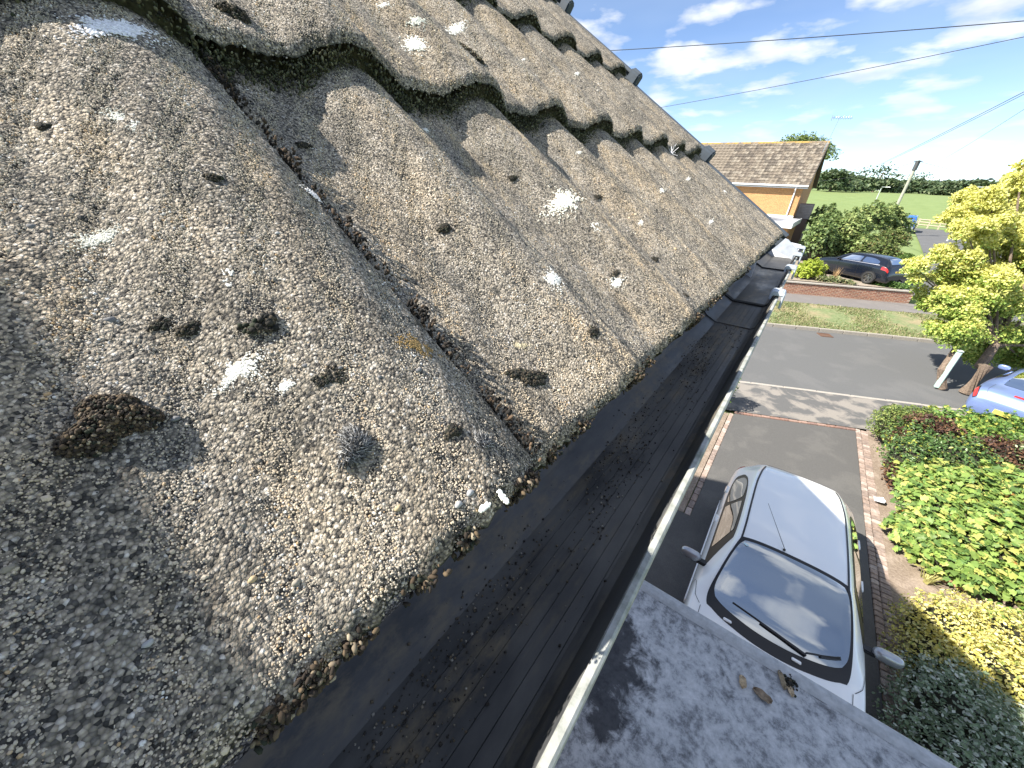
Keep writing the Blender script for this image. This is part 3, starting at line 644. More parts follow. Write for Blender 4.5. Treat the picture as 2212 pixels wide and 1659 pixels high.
# thistle seed caught on the tiles, bird droppings at the eave
y0, s0 = px_roof(1462, 317); p = surf(y0, s0, .012); mb = MB()
for k in range(26):
    d = np.array([random.gauss(0, 1) for _ in range(3)]); d /= np.linalg.norm(d); mb.tube([p, p + d * random.uniform(.008, .022)], .0004, 3, False)
tag(mb.build('thistle_seed', plain('seed_fluff', (.85, .85, .88), .6)), 'white thistle seed head caught against the mossy tile noses', 'seed')
for (px, py, a, b, ag, lb) in [(1085, 1074, .0012, .0032, .0, 'upright white bird dropping at the tile edge above the gutter'), (1046, 1096, .0026, .0010, .3, 'flat white bird dropping smear at the tile edge')]:
    y0, s0 = px_roof(px, py); n = 60; th = RNG.uniform(0, 6.28, n); q = np.sqrt(RNG.random(n)); y = y0 + q * np.cos(th) * a; s = s0 + q * np.sin(th) * b
    o = scatter('bird_dropping', ICO, ICOF, roofP(y, s, prof(y) + .0006), rnd_rot(n), np.full(n, .0006), np.repeat([[.85, .85, .78]], n, 0), M_['lichen']); tag(o, lb, 'dropping')
# dark moss lump on the porch roof
p = hit(1700, 1474, PZ); n = 90; q = RNG.normal(0, 1, (n, 3)) * [.016, .026, .010]; q[:, 2] = np.abs(q[:, 2])
o = scatter('moss_lump', ICO, ICOF, p + q + [.01, .0, .004], rnd_rot(n), RNG.uniform(.004, .011, n), DARK[RNG.choice(5, n)], M_['moss']); tag(o, 'black moss lump among dry leaves on the porch roof', 'moss')
# ================================================================== GROUND, ROADS, GARDENS
RA = R(24.0); RUX = np.array([math.cos(RA), math.sin(RA)]); RNX = np.array([-math.sin(RA), math.cos(RA)])
def uc(x, y): return x * RUX[0] + y * RUX[1], x * RNX[0] + y * RNX[1]
def xy(u, c): return u * RUX[0] + c * RNX[0], u * RUX[1] + c * RNX[1]
ROADZ = -0.06
def zt(x, y):
    u, c = uc(np.asarray(x, float), np.asarray(y, float))
    z = np.where(c < 11.8, 0.0, 0.0)
    z = z + 0.24 * smooth(18.0, 22.0, c) + .06 * smooth(21.5, 23.3, c)
    g = smooth(16.6, 15.4, u)                      # garden plateau left of the side street
    z = z + g * .66 * smooth(23.30, 23.42, c) + (1 - g) * .5 * smooth(23.5, 42, c)
    z = z + .16 * smooth(42, 75, c) * (1 - g) + 3.7 * smooth(80, 175, np.asarray(y, float)) + .5 * smooth(150, 400, np.asarray(y, float))
    return z
def road_z(c): return ROADZ
def gmat(name, stops, scale, detail=6, rough=.95, bmp=.01, scale2=None, stops2=None, mixlo=.5, mixhi=.62):
    m, t, b = mat(name); n = noise(t, scale, detail, .65); r = ramp(t, stops); L(t, n.outputs[0], r.inputs[0]); c = r.outputs[0]
    if scale2:
        n2 = noise(t, scale2, 5, .6, .3); r2 = ramp(t, stops2); L(t, n.outputs[0], r2.inputs[0]); w_ = ramp(t, [(mixlo, 0), (mixhi, 1)]); L(t, n2.outputs[0], w_.inputs[0]); c = mix(t, w_.outputs[0], c, r2.outputs[0])
    L(t, c, b.inputs['Base Color']); b.inputs['Roughness'].default_value = rough; b.inputs['Specular IOR Level'].default_value = .25
    bump(t, b, n.outputs[0], .5, bmp); return m
def blades_stuff(name, label, n, u0, u1, c0, c1, hmin, hmax, cols, parentless=True):
    u = RNG.uniform(u0, u1, n); c = RNG.uniform(c0, c1, n); x, y = xy(u, c); z = zt(x, y) + .012
    pt = np.sin(x * 1.7 + y * .9) + np.sin(x * .6 - y * 1.3 + 2) + RNG.normal(0, .5, n)
    k = pt > -.55; x, y, z = x[k], y[k], z[k]; m_ = len(x)
    tv = np.array([(-.5, 0, 0), (.5, 0, 0), (.12, .35, 1.0)]); nr = np.stack([RNG.normal(0, .35, m_), RNG.normal(0, .35, m_), np.ones(m_)], 1)
    h = RNG.uniform(hmin, hmax, m_); o = scatter(name, tv, [(0, 1, 2)], np.stack([x, y, z], 1), rot_from(nr, RNG.uniform(0, 6.28, m_)), np.stack([h * .45, h * .6, h], 1), cols[RNG.choice(len(cols), m_)] * RNG.uniform(.8, 1.2, (m_, 1)), M_['leaf'])
    return tag(o, label, 'grass', kind='stuff')
M_['grassland'] = gmat('field_grass', [(.3, (.155, .21, .075)), (.7, (.20, .26, .10))], .5, bmp=.02, scale2=.03, stops2=[(.3, (.16, .215, .07)), (.7, (.20, .24, .09))])
M_['verge'] = gmat('verge_grass', [(.3, (.115, .155, .065)), (.7, (.22, .25, .125))], 9, bmp=.03, scale2=.7, stops2=[(.3, (.23, .19, .11)), (.7, (.33, .28, .17))], mixlo=.46, mixhi=.62)
M_['asphalt'] = gmat('asphalt', [(.3, (.105, .107, .108)), (.7, (.135, .136, .136))], 55, bmp=.004, scale2=.8, stops2=[(.3, (.12, .12, .12)), (.7, (.15, .15, .149))])
M_['drive'] = gmat('drive_tarmac', [(.3, (.084, .082, .079)), (.7, (.122, .119, .114))], 70, bmp=.004, scale2=1.4, stops2=[(.3, (.10, .097, .092)), (.7, (.145, .14, .132))])
M_['pave'] = gmat('pavement_tarmac', [(.3, (.15, .14, .135)), (.7, (.19, .178, .17))], 60, bmp=.003, scale2=1.2, stops2=[(.3, (.17, .158, .15)), (.7, (.21, .195, .185))])
M_['crossover'] = gmat('worn_crossover', [(.3, (.10, .10, .10)), (.7, (.13, .128, .125))], 50, bmp=.005, scale2=1.7, stops2=[(.3, (.21, .192, .17)), (.7, (.28, .257, .23))], mixlo=.47, mixhi=.58)
M_['soil'] = gmat('garden_soil', [(.3, (.16, .12, .09)), (.7, (.31, .25, .195))], 30, bmp=.02, scale2=3, stops2=[(.3, (.23, .18, .14)), (.7, (.38, .31, .25))])
M_['concrete'] = gmat('kerb_concrete', [(.3, (.30, .275, .24)), (.7, (.40, .37, .33))], 18, bmp=.003)
def sheet(name, us, cs, m, off, kind='structure', zf=None, frame='uc'):
    def fn(U, Cc):
        X, Y = xy(U, Cc) if frame == 'uc' else (U, Cc)
        Z = (zf(U, Cc) if zf else zt(X, Y)) + off; return np.stack([X, Y, Z], -1)
    V, F = grid(us, cs, fn); o = link(name, mesh_np(name, V, [F], smooth_=True), m); o['kind'] = kind; return o
lin = np.linspace
far = np.concatenate([-np.geomspace(2500, 60, 18), lin(-50, 60, 111), np.geomspace(70, 2500, 18)])
cs_ = np.concatenate([-np.geomspace(2500, 30, 14), lin(-25, 11.79, 20), [11.8, 18.02], lin(18.1, 23.28, 14), [23.3, 23.34, 23.38, 23.42], lin(23.6, 80, 90), np.geomspace(85, 3000, 24)])
sheet('ground', far, cs_, M_['grassland'], -.09)
sheet('road', lin(-60, 80, 71), lin(11.78, 18.06, 8), M_['asphalt'], 0, zf=lambda U, Cc: np.full_like(U, ROADZ) + .05 * (1 - ((Cc - 14.9) / 3.14) ** 2) * .6)
sheet('grass_verge', lin(-60, 80, 141), lin(18.15, 21.62, 8), M_['verge'], .012)
sheet('far_pavement', lin(-60, 80, 141), lin(21.6, 23.24, 4), M_['pave'], .02)
sheet('near_pavement', lin(-60, 80, 71), lin(9.78, 11.66, 4), M_['crossover'], .004)
blades_stuff('verge_grass', 'short patchy grass of the verge across the road', 30000, 7, 24, 18.2, 21.55, .04, .11, np.array([(.16, .21, .075), (.22, .27, .11), (.30, .30, .15), (.38, .33, .2)]))
# kerbs: single stones
def kerb(u0, u1, c0, wd, zb, ztop, name='kerb_stone', parent=None, step=.915):
    me = None
    for k in range(int((u1 - u0) / step)):
        if me is None:
            mb = MB().box((0, 0, 0), (step - .012, wd, ztop - zb)); o = mb.build(name, M_['concrete'], parent, bevel=.015); me = o.data
        else: o = link(name, me, None, parent)
        x, y = xy(u0 + (k + .5) * step, c0); o.location = (x, y, (zb + ztop) / 2 + random.uniform(-.004, .004)); o.rotation_euler = (0, 0, RA + random.uniform(-.006, .006))
far_kerb = thing('far_kerb', 'pale concrete kerb along the grass verge across the road', 'kerb', (0, 0, 0)); del far_kerb['wc']
kerb(-4, 34, 18.10, .13, -.15, .075, parent=far_kerb)
near_kerb = thing('near_kerb', 'low worn kerb between the near pavement and the road', 'kerb', (0, 0, 0)); del near_kerb['wc']
kerb(-4, 30, 11.72, .14, -.15, .006, parent=near_kerb)
# drain grate in the road edge
x, y = xy(*uc(*hit(1783, 722, 0)[:2])); dr = thing('drain_grate', 'rusty iron drain grate in the gutter of the far kerb', 'drain', (x, y, ROADZ + .02), RA, world_coords=False)
fr = MB(); [fr.box(c_, d_) for c_, d_ in (((0, .2, 0), (.45, .03, .03)), ((0, -.2, 0), (.45, .03, .03)), ((.22, 0, 0), (.03, .37, .03)), ((-.22, 0, 0), (.03, .37, .03)))]
M_['rust'] = plain('rusty_iron', (.13, .07, .045), .9, nz=.4, nscale=40); fr.build('frame', M_['rust'], dr)
for k in range(6): MB().box((-.16 + k * .064, 0, -.004), (.025, .37, .02)).build('bar', M_['rust'], dr)
# driveway, its edgings, garden bed
def poly_sheet(name, pts, m, z, kind='structure'):
    o = link(name, mesh_np(name, [(p[0], p[1], z) for p in pts], [tuple(range(len(pts)))]), m); o['kind'] = kind; return o
def cy(x, c): return (c + x * math.sin(RA)) / math.cos(RA)
DL, DR = -.16, 2.46
poly_sheet('driveway', [(DL - 3, -6), (DR, -6), (DR, cy(DR, 9.62)), (DL, cy(DL, 9.62)), (DL, 6.0), (DL - 3, 6.0)], M_['drive'], .004)
poly_sheet('garden_bed', [(2.69, -3), (9, -3), (9, cy(9, 9.75)), (2.69, cy(2.69, 9.75))], M_['soil'], .002)
poly_sheet('side_lawn', [(-9, 6.002), (-.28, 6.002), (-.28, cy(-.28, 9.6)), (-9, cy(-9, 9.6))], M_['soil'], .008)
PAV = [plain('paver_%d' % i, c, .9, nz=.35, nscale=18, bmp=.006) for i, c in enumerate([(.29, .22, .18), (.34, .26, .215), (.25, .195, .165), (.40, .33, .285)])]
def paver_me(dx, dy, dz, m): o = MB().box((0, 0, 0), (dx, dy, dz)).build('paver', m, None, bevel=.008); me = o.data; bpy.data.objects.remove(o); return me
edge = thing('drive_edging', 'row of brown block pavers edging the driveway beside the shrubs', 'edging', (2.6, 6, 0)); del edge['wc']; edge.location = (0, 0, 0)
meA = [paver_me(.098, .098, .07, m) for m in PAV]; meB = [paver_me(.135, .098, .07, m) for m in PAV]
y = 2.2; k = 0
while y < cy(2.6, 9.72):
    for q, (xo, mm) in enumerate(((2.52, meA), (2.645, meB))):
        o = link('paver', random.choice(mm), None, edge); o.location = (xo + random.uniform(-.004, .004), y + random.uniform(-.003, .003), -.028 + random.uniform(0, .008)); o.rotation_euler = (random.uniform(-.02, .02), random.uniform(-.02, .02), random.uniform(-.03, .03))
    y += .107
edge2 = thing('brick_threshold', 'row of reddish bricks across the mouth of the driveway', 'edging', (0, 0, 0)); del edge2['wc']
meC = [paver_me(.21, .10, .07, plain('threshold_brick_%d' % i, c, .9, nz=.3, nscale=20)) for i, c in enumerate([(.26, .155, .12), (.22, .14, .115), (.30, .20, .16)])]
u0 = uc(DL, cy(DL, 9.7))[0]
for k in range(13):
    x, y = xy(u0 + .11 + k * .222, 9.70); o = link('paver', random.choice(meC), None, edge2); o.location = (x, y, -.027 + random.uniform(0, .006)); o.rotation_euler = (0, 0, RA + random.uniform(-.03, .03))
meD = [paver_me(.21, .10, .07, m) for m in PAV]
edge3 = thing('lawn_edging', 'thin row of brown bricks between the driveway and the side lawn', 'edging', (0, 0, 0)); del edge3['wc']
for k in range(20): o = link('paver', random.choice(meD), None, edge3); o.location = (-.215, 6.1 + k * .222, -.024); o.rotation_euler = (0, 0, R(90) + random.uniform(-.03, .03))
# side street running away beside the corner house, and its rail fence
SS = [(6.3, 28.2, 30.5), (7.0, 36, 17), (7.6, 43.5, 16.0), (9.0, 58, 18.5), (10.6, 76, 24.0), (10.8, 79, 30)]
def side_x(y, right):
    ys = [q[1] for q in SS]; return np.interp(y, ys, [q[2] if right else q[0] for q in SS])
def ss_fn(U, Vv):
    X = side_x(Vv, False) * (1 - U) + side_x(Vv, True) * U; return np.stack([X, Vv, zt(X, Vv) + .03], -1)
V, F = grid(lin(0, 1, 20), lin(28.2, 79, 60), ss_fn); o = link('side_street', mesh_np('side_street', V, [F], smooth_=True), M_['asphalt']); o['kind'] = 'structure'
V, F = grid(lin(0, 1, 14), lin(18.0, 30.0, 30), lambda U, Vv: np.stack([*(xy(17.2 + 16 * U, Vv)), zt(*xy(17.2 + 16 * U, Vv)) + .034], -1)); o = link('street_mouth', mesh_np('street_mouth', V, [F], smooth_=True), M_['asphalt']); o['kind'] = 'structure'
M_['fence_wood'] = plain('pale_fence_wood', (.42, .36, .27), .9, nz=.25, nscale=8)
A_, B_ = hit(1958, 488, 1.0), hit(2075, 499, 1.0); fence = thing('rail_fence', 'pale timber post and rail fence between the side street and the field', 'fence', (A_ + B_) / 2)
dv = B_ - A_; dv[2] = 0; ln = np.linalg.norm(dv); dv /= ln; B2 = A_ + dv * ln * 2.2; nps = 12
for k in range(nps): p = A_ + (B2 - A_) * k / (nps - 1); MB().box((p[0], p[1], zt(p[0], p[1]) + .55), (.14, .14, 1.2)).build('post', M_['fence_wood'], fence)
for h_ in (.35, .70, 1.02): MB().tube([(A_[0], A_[1], zt(*A_[:2]) + h_), (B2[0], B2[1], zt(*B2[:2]) + h_)], .07, 4).build('rail', M_['fence_wood'], fence)

# ------------------------------------------------------------------ brick garden wall across the road: single bricks
BR = [plain('wall_brick_%d' % i, c, .9, nz=.3, nscale=12) for i, c in enumerate([(.26, .095, .058), (.30, .12, .07), (.22, .082, .055), (.33, .14, .085)])]
M_['mortar'] = plain('mortar', (.46, .36, .27), .95, nz=.2, nscale=20)
gw = thing('garden_wall', 'low red brick garden wall with pale coping across the road', 'wall', (0, 0, 0)); del gw['wc']
U0, U1, WZ = 8.6, 15.9, .27
mb = MB(); xm, ym = xy((U0 + U1) / 2, 23.33); mb.box((0, 0, 0), (U1 - U0, .215, .60)); o = mb.build('mortar_core', M_['mortar'], gw); o.location = (xm, ym, WZ + .30); o.rotation_euler = (0, 0, RA)
meW = [paver_me(.215, .10, .065, m) for m in BR]
nb = 0
for r in range(8):
    for k in range(int((U1 - U0) / .225)):
        uu = U0 + .11 + k * .225 + (.112 if r % 2 else 0)
        if uu + .1 > U1: continue
        x, y = xy(uu, 23.27 + random.uniform(-.002, .002)); o = link('brick', random.choice(meW), None, gw); o.location = (x, y, WZ + .045 + r * .075); o.rotation_euler = (0, 0, RA); nb += 1
    if nb > 270: break
me = None
for k in range(8):
    uu = U0 + (k + .5) * (U1 - U0 + .02) / 8; x, y = xy(uu, 23.33)
    if me is None: o = MB().box((0, 0, 0), ((U1 - U0) / 8 - .006, .30, .06)).build('coping_stone', M_['concrete'], gw, bevel=.01); me = o.data
    else: o = link('coping_stone', me, None, gw)
    o.location = (x, y, WZ + .645); o.rotation_euler = (0, 0, RA)
# ================================================================== HOUSE ACROSS THE ROAD
PH = R(-2); HU = np.array([math.cos(PH), math.sin(PH), 0]); HB = np.array([-HU[1], HU[0], 0]); ZV = np.array([0, 0, 1.0])
E0 = dep(1748, 401, 27.0)          # right end of the front eave
RUN, RISE, LEN = 4.25, 2.95, 10.5
def hp(u, b, z): return E0 + HU * u + HB * b + ZV * z
oh = thing('corner_house', 'orange brick corner house with brown tiled roof across the road', 'house', (float(hp(-5, 3, 0)[0]), float(hp(-5, 3, 0)[1]), .9))
M_['brick_opp'] = brick_material('brick_opposite', (.56, .285, .105), (.47, .225, .085), (.50, .36, .22), axis='x', rot=PH, msize=.012)
M_['brick_opp_side'] = brick_material('brick_opposite_side', (.56, .285, .105), (.47, .225, .085), (.50, .36, .22), axis='y', rot=PH, msize=.012)
zg = .9 - E0[2]
def hbox(name, u0, u1, b0, b1, z0, z1, m, par=oh, bevel=0): 
    c = hp((u0 + u1) / 2, (b0 + b1) / 2, (z0 + z1) / 2); return MB().box(c, (u1 - u0, b1 - b0, z1 - z0), ax=np.array([HU, HB, ZV])).build(name, m, par, bevel=bevel)
hbox('front_wall', -LEN, -.32, .35, .6, zg, -.06, M_['brick_opp'])
gp = [(-.0, zg), (0, -.1), (RUN - .35, RISE - .38), (2 * RUN - .7, -.1), (2 * RUN - .7, zg)]
MB().extrude([(a + .352, z) for a, z in gp], -.62, -.318, lambda a, b, d: tuple(hp(d, a, b))).build('gable_wall', M_['brick_opp_side'], oh)
MB().extrude([(0, -.02), (RUN, RISE - .02), (2 * RUN, -.02), (2 * RUN, -.14), (RUN, RISE - .15), (0, -.14)], -LEN, -.03, lambda a, b, d: tuple(hp(d, a, b))).build('roof_deck', plain('roof_deck', (.12, .1, .085), .95), oh)
# interlocking tiles of the visible slope, one object each for the largest, the rest joined
TS = math.atan2(RISE, RUN); SLN = math.hypot(RUN, RISE); nrow, tw = 14, .30; g_ = SLN / nrow
up_o = HB * math.cos(TS) + ZV * math.sin(TS); nr_o = -HB * math.sin(TS) + ZV * math.cos(TS)
def otile_mat(name, c):
    m, t, b = mat(name); n = noise(t, 6, 6, .7); r = ramp(t, [(.35, tuple(q * .55 for q in c)), (.6, c), (.8, tuple(q * 1.5 for q in c))]); L(t, n.outputs[0], r.inputs[0]); L(t, r.outputs[0], b.inputs['Base Color']); b.inputs['Roughness'].default_value = .95; return m
OT = [otile_mat('opp_tile_%d' % i, c) for i, c in enumerate([(.17, .14, .11), (.215, .18, .14), (.125, .105, .085), (.26, .225, .18)])]
def otile(m):
    V = []; F = []; xs = [0, .03, .06, .11, .15, .19, .235, .292]; hs = [.03, .036, .03, .008, .004, .008, .03, .034]
    for sgn, s_ in ((0, 0.0), (1, g_ + .03)):
        for x_, h_ in zip(xs, hs): V.append(HU * x_ + up_o * s_ + nr_o * (h_ + .036 * (1 - sgn)))
    n_ = len(xs)
    for x_, h_ in zip(xs, hs): V.append(HU * x_ + up_o * .002 + nr_o * (h_ - .02))
    F = [(i, i + 1, n_ + i + 1, n_ + i) for i in range(n_ - 1)] + [(2 * n_ + i, 2 * n_ + i + 1, i + 1, i) for i in range(n_ - 1)]
    return V, F
tv, tf = otile(None); OM = []
for m in OT: me = mesh_np('tile', tv, tf); me.materials.append(m); OM.append(me)
rest_v, rest_f, cnt = [], [], 0
ncol = int(LEN / tw)
for cidx in range(ncol):
    for r in range(nrow):
        u = -.03 - (cidx + 1) * tw; base = hp(u, 0, 0) + up_o * (r * g_ - .04)
        if cidx < 21 and cnt < 294:
            o = link('roof_tile', random.choice(OM), None, oh); o.matrix_parent_inverse = Matrix.Translation(-Vector(oh.location)); o.location = tuple(base + nr_o * random.uniform(-.004, .005)); cnt += 1
        else:
            b0 = len(rest_v); rest_v += [tuple(base + v) for v in tv]; rest_f += [tuple(b0 + i for i in f) for f in tf]
o = link('far_roof_tiles', mesh_np('far_roof_tiles', rest_v, rest_f), OT[1], oh); o['kind'] = 'stuff'
me = None
M_['ridge_lichen'] = gmat('ridge_lichen', [(.45, (.20, .16, .12)), (.55, (.42, .27, .07)), (.7, (.25, .2, .14))], 1.6, bmp=.01)
for k in range(24): MB().tube([hp(-.03 - k * .44, RUN, RISE - .03), hp(-.03 - k * .44 - .425, RUN, RISE - .03)], .12, 8).build('ridge_tile', M_['ridge_lichen'], oh)
hbox('fascia', -LEN, -.02, .03, .06, -.21, -.02, M_['white_pvc']); hbox('soffit', -LEN, -.03, .061, .34, -.205, -.185, M_['white_pvc'])
MB().tube([hp(-LEN, -.055, -.05), hp(-.02, -.055, -.05)], .062, 8).build('eaves_gutter', M_['white_pvc'], oh)
dp = MB().tube([hp(-.72, -.05, -.08), hp(-.74, .03, -.30), hp(-.75, .27, -.5), hp(-.75, .27, -2.75)], .045, 8).build('downpipe', M_['white_pvc'], oh)
MB().extrude([(-.02, -.16), (-.02, .02), (RUN, RISE + .03), (RUN, RISE - .17)], -.026, .006, lambda a, b, d: tuple(hp(d, a, b))).build('bargeboard', plain('dark_bargeboard', (.10, .09, .08), .7), oh)
# flat roofed garage in front, with white fascia
M_['felt2'] = gmat('garage_felt', [(.42, (.13, .14, .16)), (.58, (.42, .43, .46))], .9, bmp=.004)
GH = hit(1722, 474, 0); gz = float((CAM + ray(1722, 474) * (((hp(-.75, .3, 0) - CAM) @ FWD) / (ray(1722, 474) @ FWD)))[2]) - E0[2]
hbox('garage_roof', -7, .25, -5.3, .345, gz - .1, gz, M_['felt2']); hbox('garage_fascia', -7.02, .27, -5.34, -5.301, gz - .30, gz + .04, M_['white_pvc']); hbox('garage_fascia', .252, .285, -5.30, .34, gz - .28, gz + .05, M_['white_pvc'])
hbox('garage_wall', -6.9, .08, -5.15, -4.9, zg, gz - .101, M_['brick_opp']); hbox('garage_wall', -.2, .08, -4.899, .34, zg, gz - .101, M_['brick_opp_side'])
hbox('flashing', -7, -.3, .30, .349, gz + .001, gz + .16, M_['white_pvc'])
# clad bay at the side with pale boards
M_['board'] = plain('pale_cladding', (.40, .36, .34), .7, nz=.2, nscale=4)
bay = hbox('side_bay', -.317, .55, 2.0, 4.2, zg, gz + .95, plain('bay_core', (.2, .15, .13), .9))
for k in range(9): hbox('cladding_board', -.30, .60 + .012, 1.93, 1.995, gz - .05 + k * .11, gz + .045 + k * .11, M_['board'], bay)
# television aerial
pa = hp(-.15, RUN * .72, RISE * .75); ae = thing('tv_aerial', 'thin television aerial on a pole at the gable of the corner house', 'aerial', pa)
top = pa + np.array([.25, 0, 2.2]); MB().tube([pa, top], .022, 6).build('mast', M_['chrome'], ae)
bo = top + np.array([-.45, 0, -.06]); MB().tube([bo, top + np.array([.75, .1, -.10])], .016, 5).build('boom', M_['chrome'], ae)
for k in range(8): p = bo + np.array([.12 + k * .14, .01 * k, -.004 * k]); MB().tube([p + [0, -.18, 0.1], p + [0, .18, -.1]], .008, 4).build('element', M_['chrome'], ae)
MB().box(bo + [0, 0, .0], (.05, .35, .28)).build('reflector', M_['chrome'], ae)

# ------------------------------------------------------------------ telegraph pole, wires, lamps
M_['pole_wood'] = plain('grey_pole_wood', (.34, .35, .28), .9, nz=.2, nscale=6); M_['wire'] = plain('wire', (.035, .04, .05), .6); M_['lamp_grey'] = plain('lamp_column', (.45, .50, .48), .55)
pt = dep(1985, 346, 40); pb = np.array([pt[0], pt[1], zt(pt[0], pt[1])])
tp = thing('telegraph_pole', 'wooden telegraph pole with dark fittings rising behind the hedge', 'pole', pb)
MB().tube([pb, pt - [0, 0, .9], pt], [.16, .13, .12], 10).build('shaft', M_['pole_wood'], tp)
MB().tube([pt - [0, 0, .95], pt - [0, 0, .05]], [.20, .20], 8).build('terminal_box', plain('terminal_box', (.06, .065, .07), .6), tp)
for a in (0, 90): MB().box(pt - [0, 0, .1], (.7 if a else .07, .07 if a else .7, .07)).build('bracket', M_['wire'], tp)
def wire(a, b, sag, r, label, n=24):
    pts = [a + (b - a) * t - ZV * sag * 4 * t * (1 - t) for t in np.linspace(0, 1, n)]
    o = MB().tube(pts, r, 5).build('overhead_wire', M_['wire']); return tag(o, label, 'wire')
def line(p0, p1, d0, d1, sag, r, label, ext=.5):
    a, b = dep(*p0, d0), dep(*p1, d1); d = b - a; return wire(a - d * .25, b + d * ext, sag, r, label)
line((1290, 107), (2212, 36), 16, 11, .12, .013, 'thick dark overhead wire highest across the sky')
line((1425, 229), (2212, 70), 20, 12, .15, .011, 'thin overhead wire crossing below the thick one')
line((1880, 362), (2212, 190), 36, 14, .2, .012, 'upper of two close parallel wires climbing from the telegraph pole'); line((1884, 362), (2212, 195), 36, 14, .2, .010, 'lower of two close parallel wires climbing from the telegraph pole')
line((2060, 330), (2212, 233), 30, 16, .1, .008, 'faint thin wire beside the yellow tree top')
wire(pt - [0, 0, .1], dep(1700, 392, 45), .6, .015, 'wire running from the telegraph pole towards the corner house')
wire(pt - [0, 0, .1], dep(2300, 400, 60), .5, .015, 'wire running from the telegraph pole behind the yellow tree')
def lamp(top, label, arm, tall=None):
    b = np.array([top[0], top[1], zt(top[0], top[1])]); t_ = thing('street_lamp', label, 'street lamp', b)
    MB().tube([b, top - [0, 0, .3], top, top + np.array(arm) * .5], [.09, .06, .05, .04], 8).build('column', M_['lamp_grey'], t_)
    MB().extrude([(-.3, 0), (-.28, .09), (.1, .13), (.32, .08), (.34, 0)], -.13, .13, lambda a, b_, d: tuple(top + np.array(arm) * (.75 + a) + np.array([-arm[1], arm[0], 0]) * d + [0, 0, b_ - .03])).build('lantern', M_['white_pvc'], t_); return t_
lamp(dep(1905, 404, 62), 'distant street lamp standing against the green field', (1, .1, 0)); lamp(dep(2112, 404, 38), 'street lamp with white lantern poking out behind the yellow tree', (1, 0, 0))
pc = hit(2022, 837, 0.0); b2 = np.array([pc[0], pc[1], 0]); sc_ = thing('gate_post', 'pale green square post standing against the trunk of the yellow tree', 'post', b2)
MB().box(b2 + [0, 0, .62], (.12, .12, 1.24)).build('base', plain('pale_green_paint', (.42, .55, .50), .6, nz=.12, nscale=5), sc_, bevel=.02)
MB().box(b2 + [0, 0, 1.26], (.14, .14, .04)).build('cap', M_['lamp_grey'], sc_, bevel=.015)

# ================================================================== PLANTS
def pal(*cs): return np.array(cs)
def leaves_on(blobs, n, size, pl, pr, shellp=.35, lean=.5, jit=.55, zmin=None, flat=False, csel=None, lump=.2):
    """points through the outer shell of ellipsoid blobs: positions, normals, colours, sizes"""
    vol = np.array([b[3] * b[4] + b[4] * b[5] + b[3] * b[5] for b in blobs]); idx = RNG.choice(len(blobs), n, p=vol / vol.sum()); B = np.array(blobs)[idx]
    d = RNG.normal(size=(n, 3)); d /= np.linalg.norm(d, axis=1, keepdims=True); d[:, 2] = np.where(d[:, 2] < -.35, -d[:, 2], d[:, 2])
    q = 1 - shellp * RNG.random(n) ** 1.8
    lm = 1 + lump * np.sin(d[:, 0] * 7 + B[:, 0] * 9) * np.sin(d[:, 1] * 6 + B[:, 1] * 5) + lump * .7 * np.sin(d[:, 2] * 13 + d[:, 0] * 11)
    P = B[:, :3] + d * B[:, 3:6] * (q * lm)[:, None]
    nr = d / B[:, 3:6]; nr /= np.linalg.norm(nr, axis=1, keepdims=True); nr = nr * (1 - lean) + ZV * lean + RNG.normal(0, jit, (n, 3))
    c = pl[RNG.choice(len(pl), n, p=pr)] * RNG.uniform(.75, 1.25, (n, 1)) if csel is None else csel(P, d, q)
    k = np.ones(n, bool) if zmin is None else P[:, 2] > zmin
    return P[k], nr[k], c[k], (size * RNG.uniform(.5, 1.4, n))[k]
def shrub(name, label, blobs, n, size, pl, pr, mat_='leaf', tmpl=(LEAF, LEAFF), group=None, stem=True, cat='shrub', **kw):
    zb = min(b[2] - b[5] for b in blobs); cx0, cy0 = np.mean([b[0] for b in blobs]), np.mean([b[1] for b in blobs]); zb = max(zb, float(zt(cx0, cy0)))
    t_ = thing(name, label, cat, (cx0, cy0, zb), group=group)
    P, nr, c, s = leaves_on(blobs, n, size, pl, pr, zmin=zb + .01, **kw)
    scatter('foliage', tmpl[0], tmpl[1], P, rot_from(nr, RNG.uniform(0, 6.28, len(P))), s, c, M_[mat_], t_)
    if stem:
        mb = MB()
        for b in blobs:
            for k in range(7):
                a = RNG.uniform(0, 6.28); e = np.array(b[:3]) + np.array([math.cos(a) * b[3] * .75, math.sin(a) * b[4] * .75, b[5] * RNG.uniform(.1, .7)])
                s0 = np.array([b[0] * .8 + cx0 * .2, b[1] * .8 + cy0 * .2, zb]); mb.tube([s0, (s0 + e) / 2 + [0, 0, .06], e], [.02, .014, .005], 5)
        mb.build('stems', M_['bark'], t_)
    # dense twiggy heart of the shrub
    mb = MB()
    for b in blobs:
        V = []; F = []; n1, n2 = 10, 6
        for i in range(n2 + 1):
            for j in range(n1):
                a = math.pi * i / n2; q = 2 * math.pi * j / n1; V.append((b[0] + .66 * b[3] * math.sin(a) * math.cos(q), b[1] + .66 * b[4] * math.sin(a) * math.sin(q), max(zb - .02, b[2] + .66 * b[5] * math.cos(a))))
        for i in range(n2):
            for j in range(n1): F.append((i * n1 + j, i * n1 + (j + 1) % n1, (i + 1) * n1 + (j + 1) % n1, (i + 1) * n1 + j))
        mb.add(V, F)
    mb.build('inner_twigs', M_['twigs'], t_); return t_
M_['twigs'] = plain('inner_twigs', (.022, .022, .012), .95, nz=.5, nscale=30)
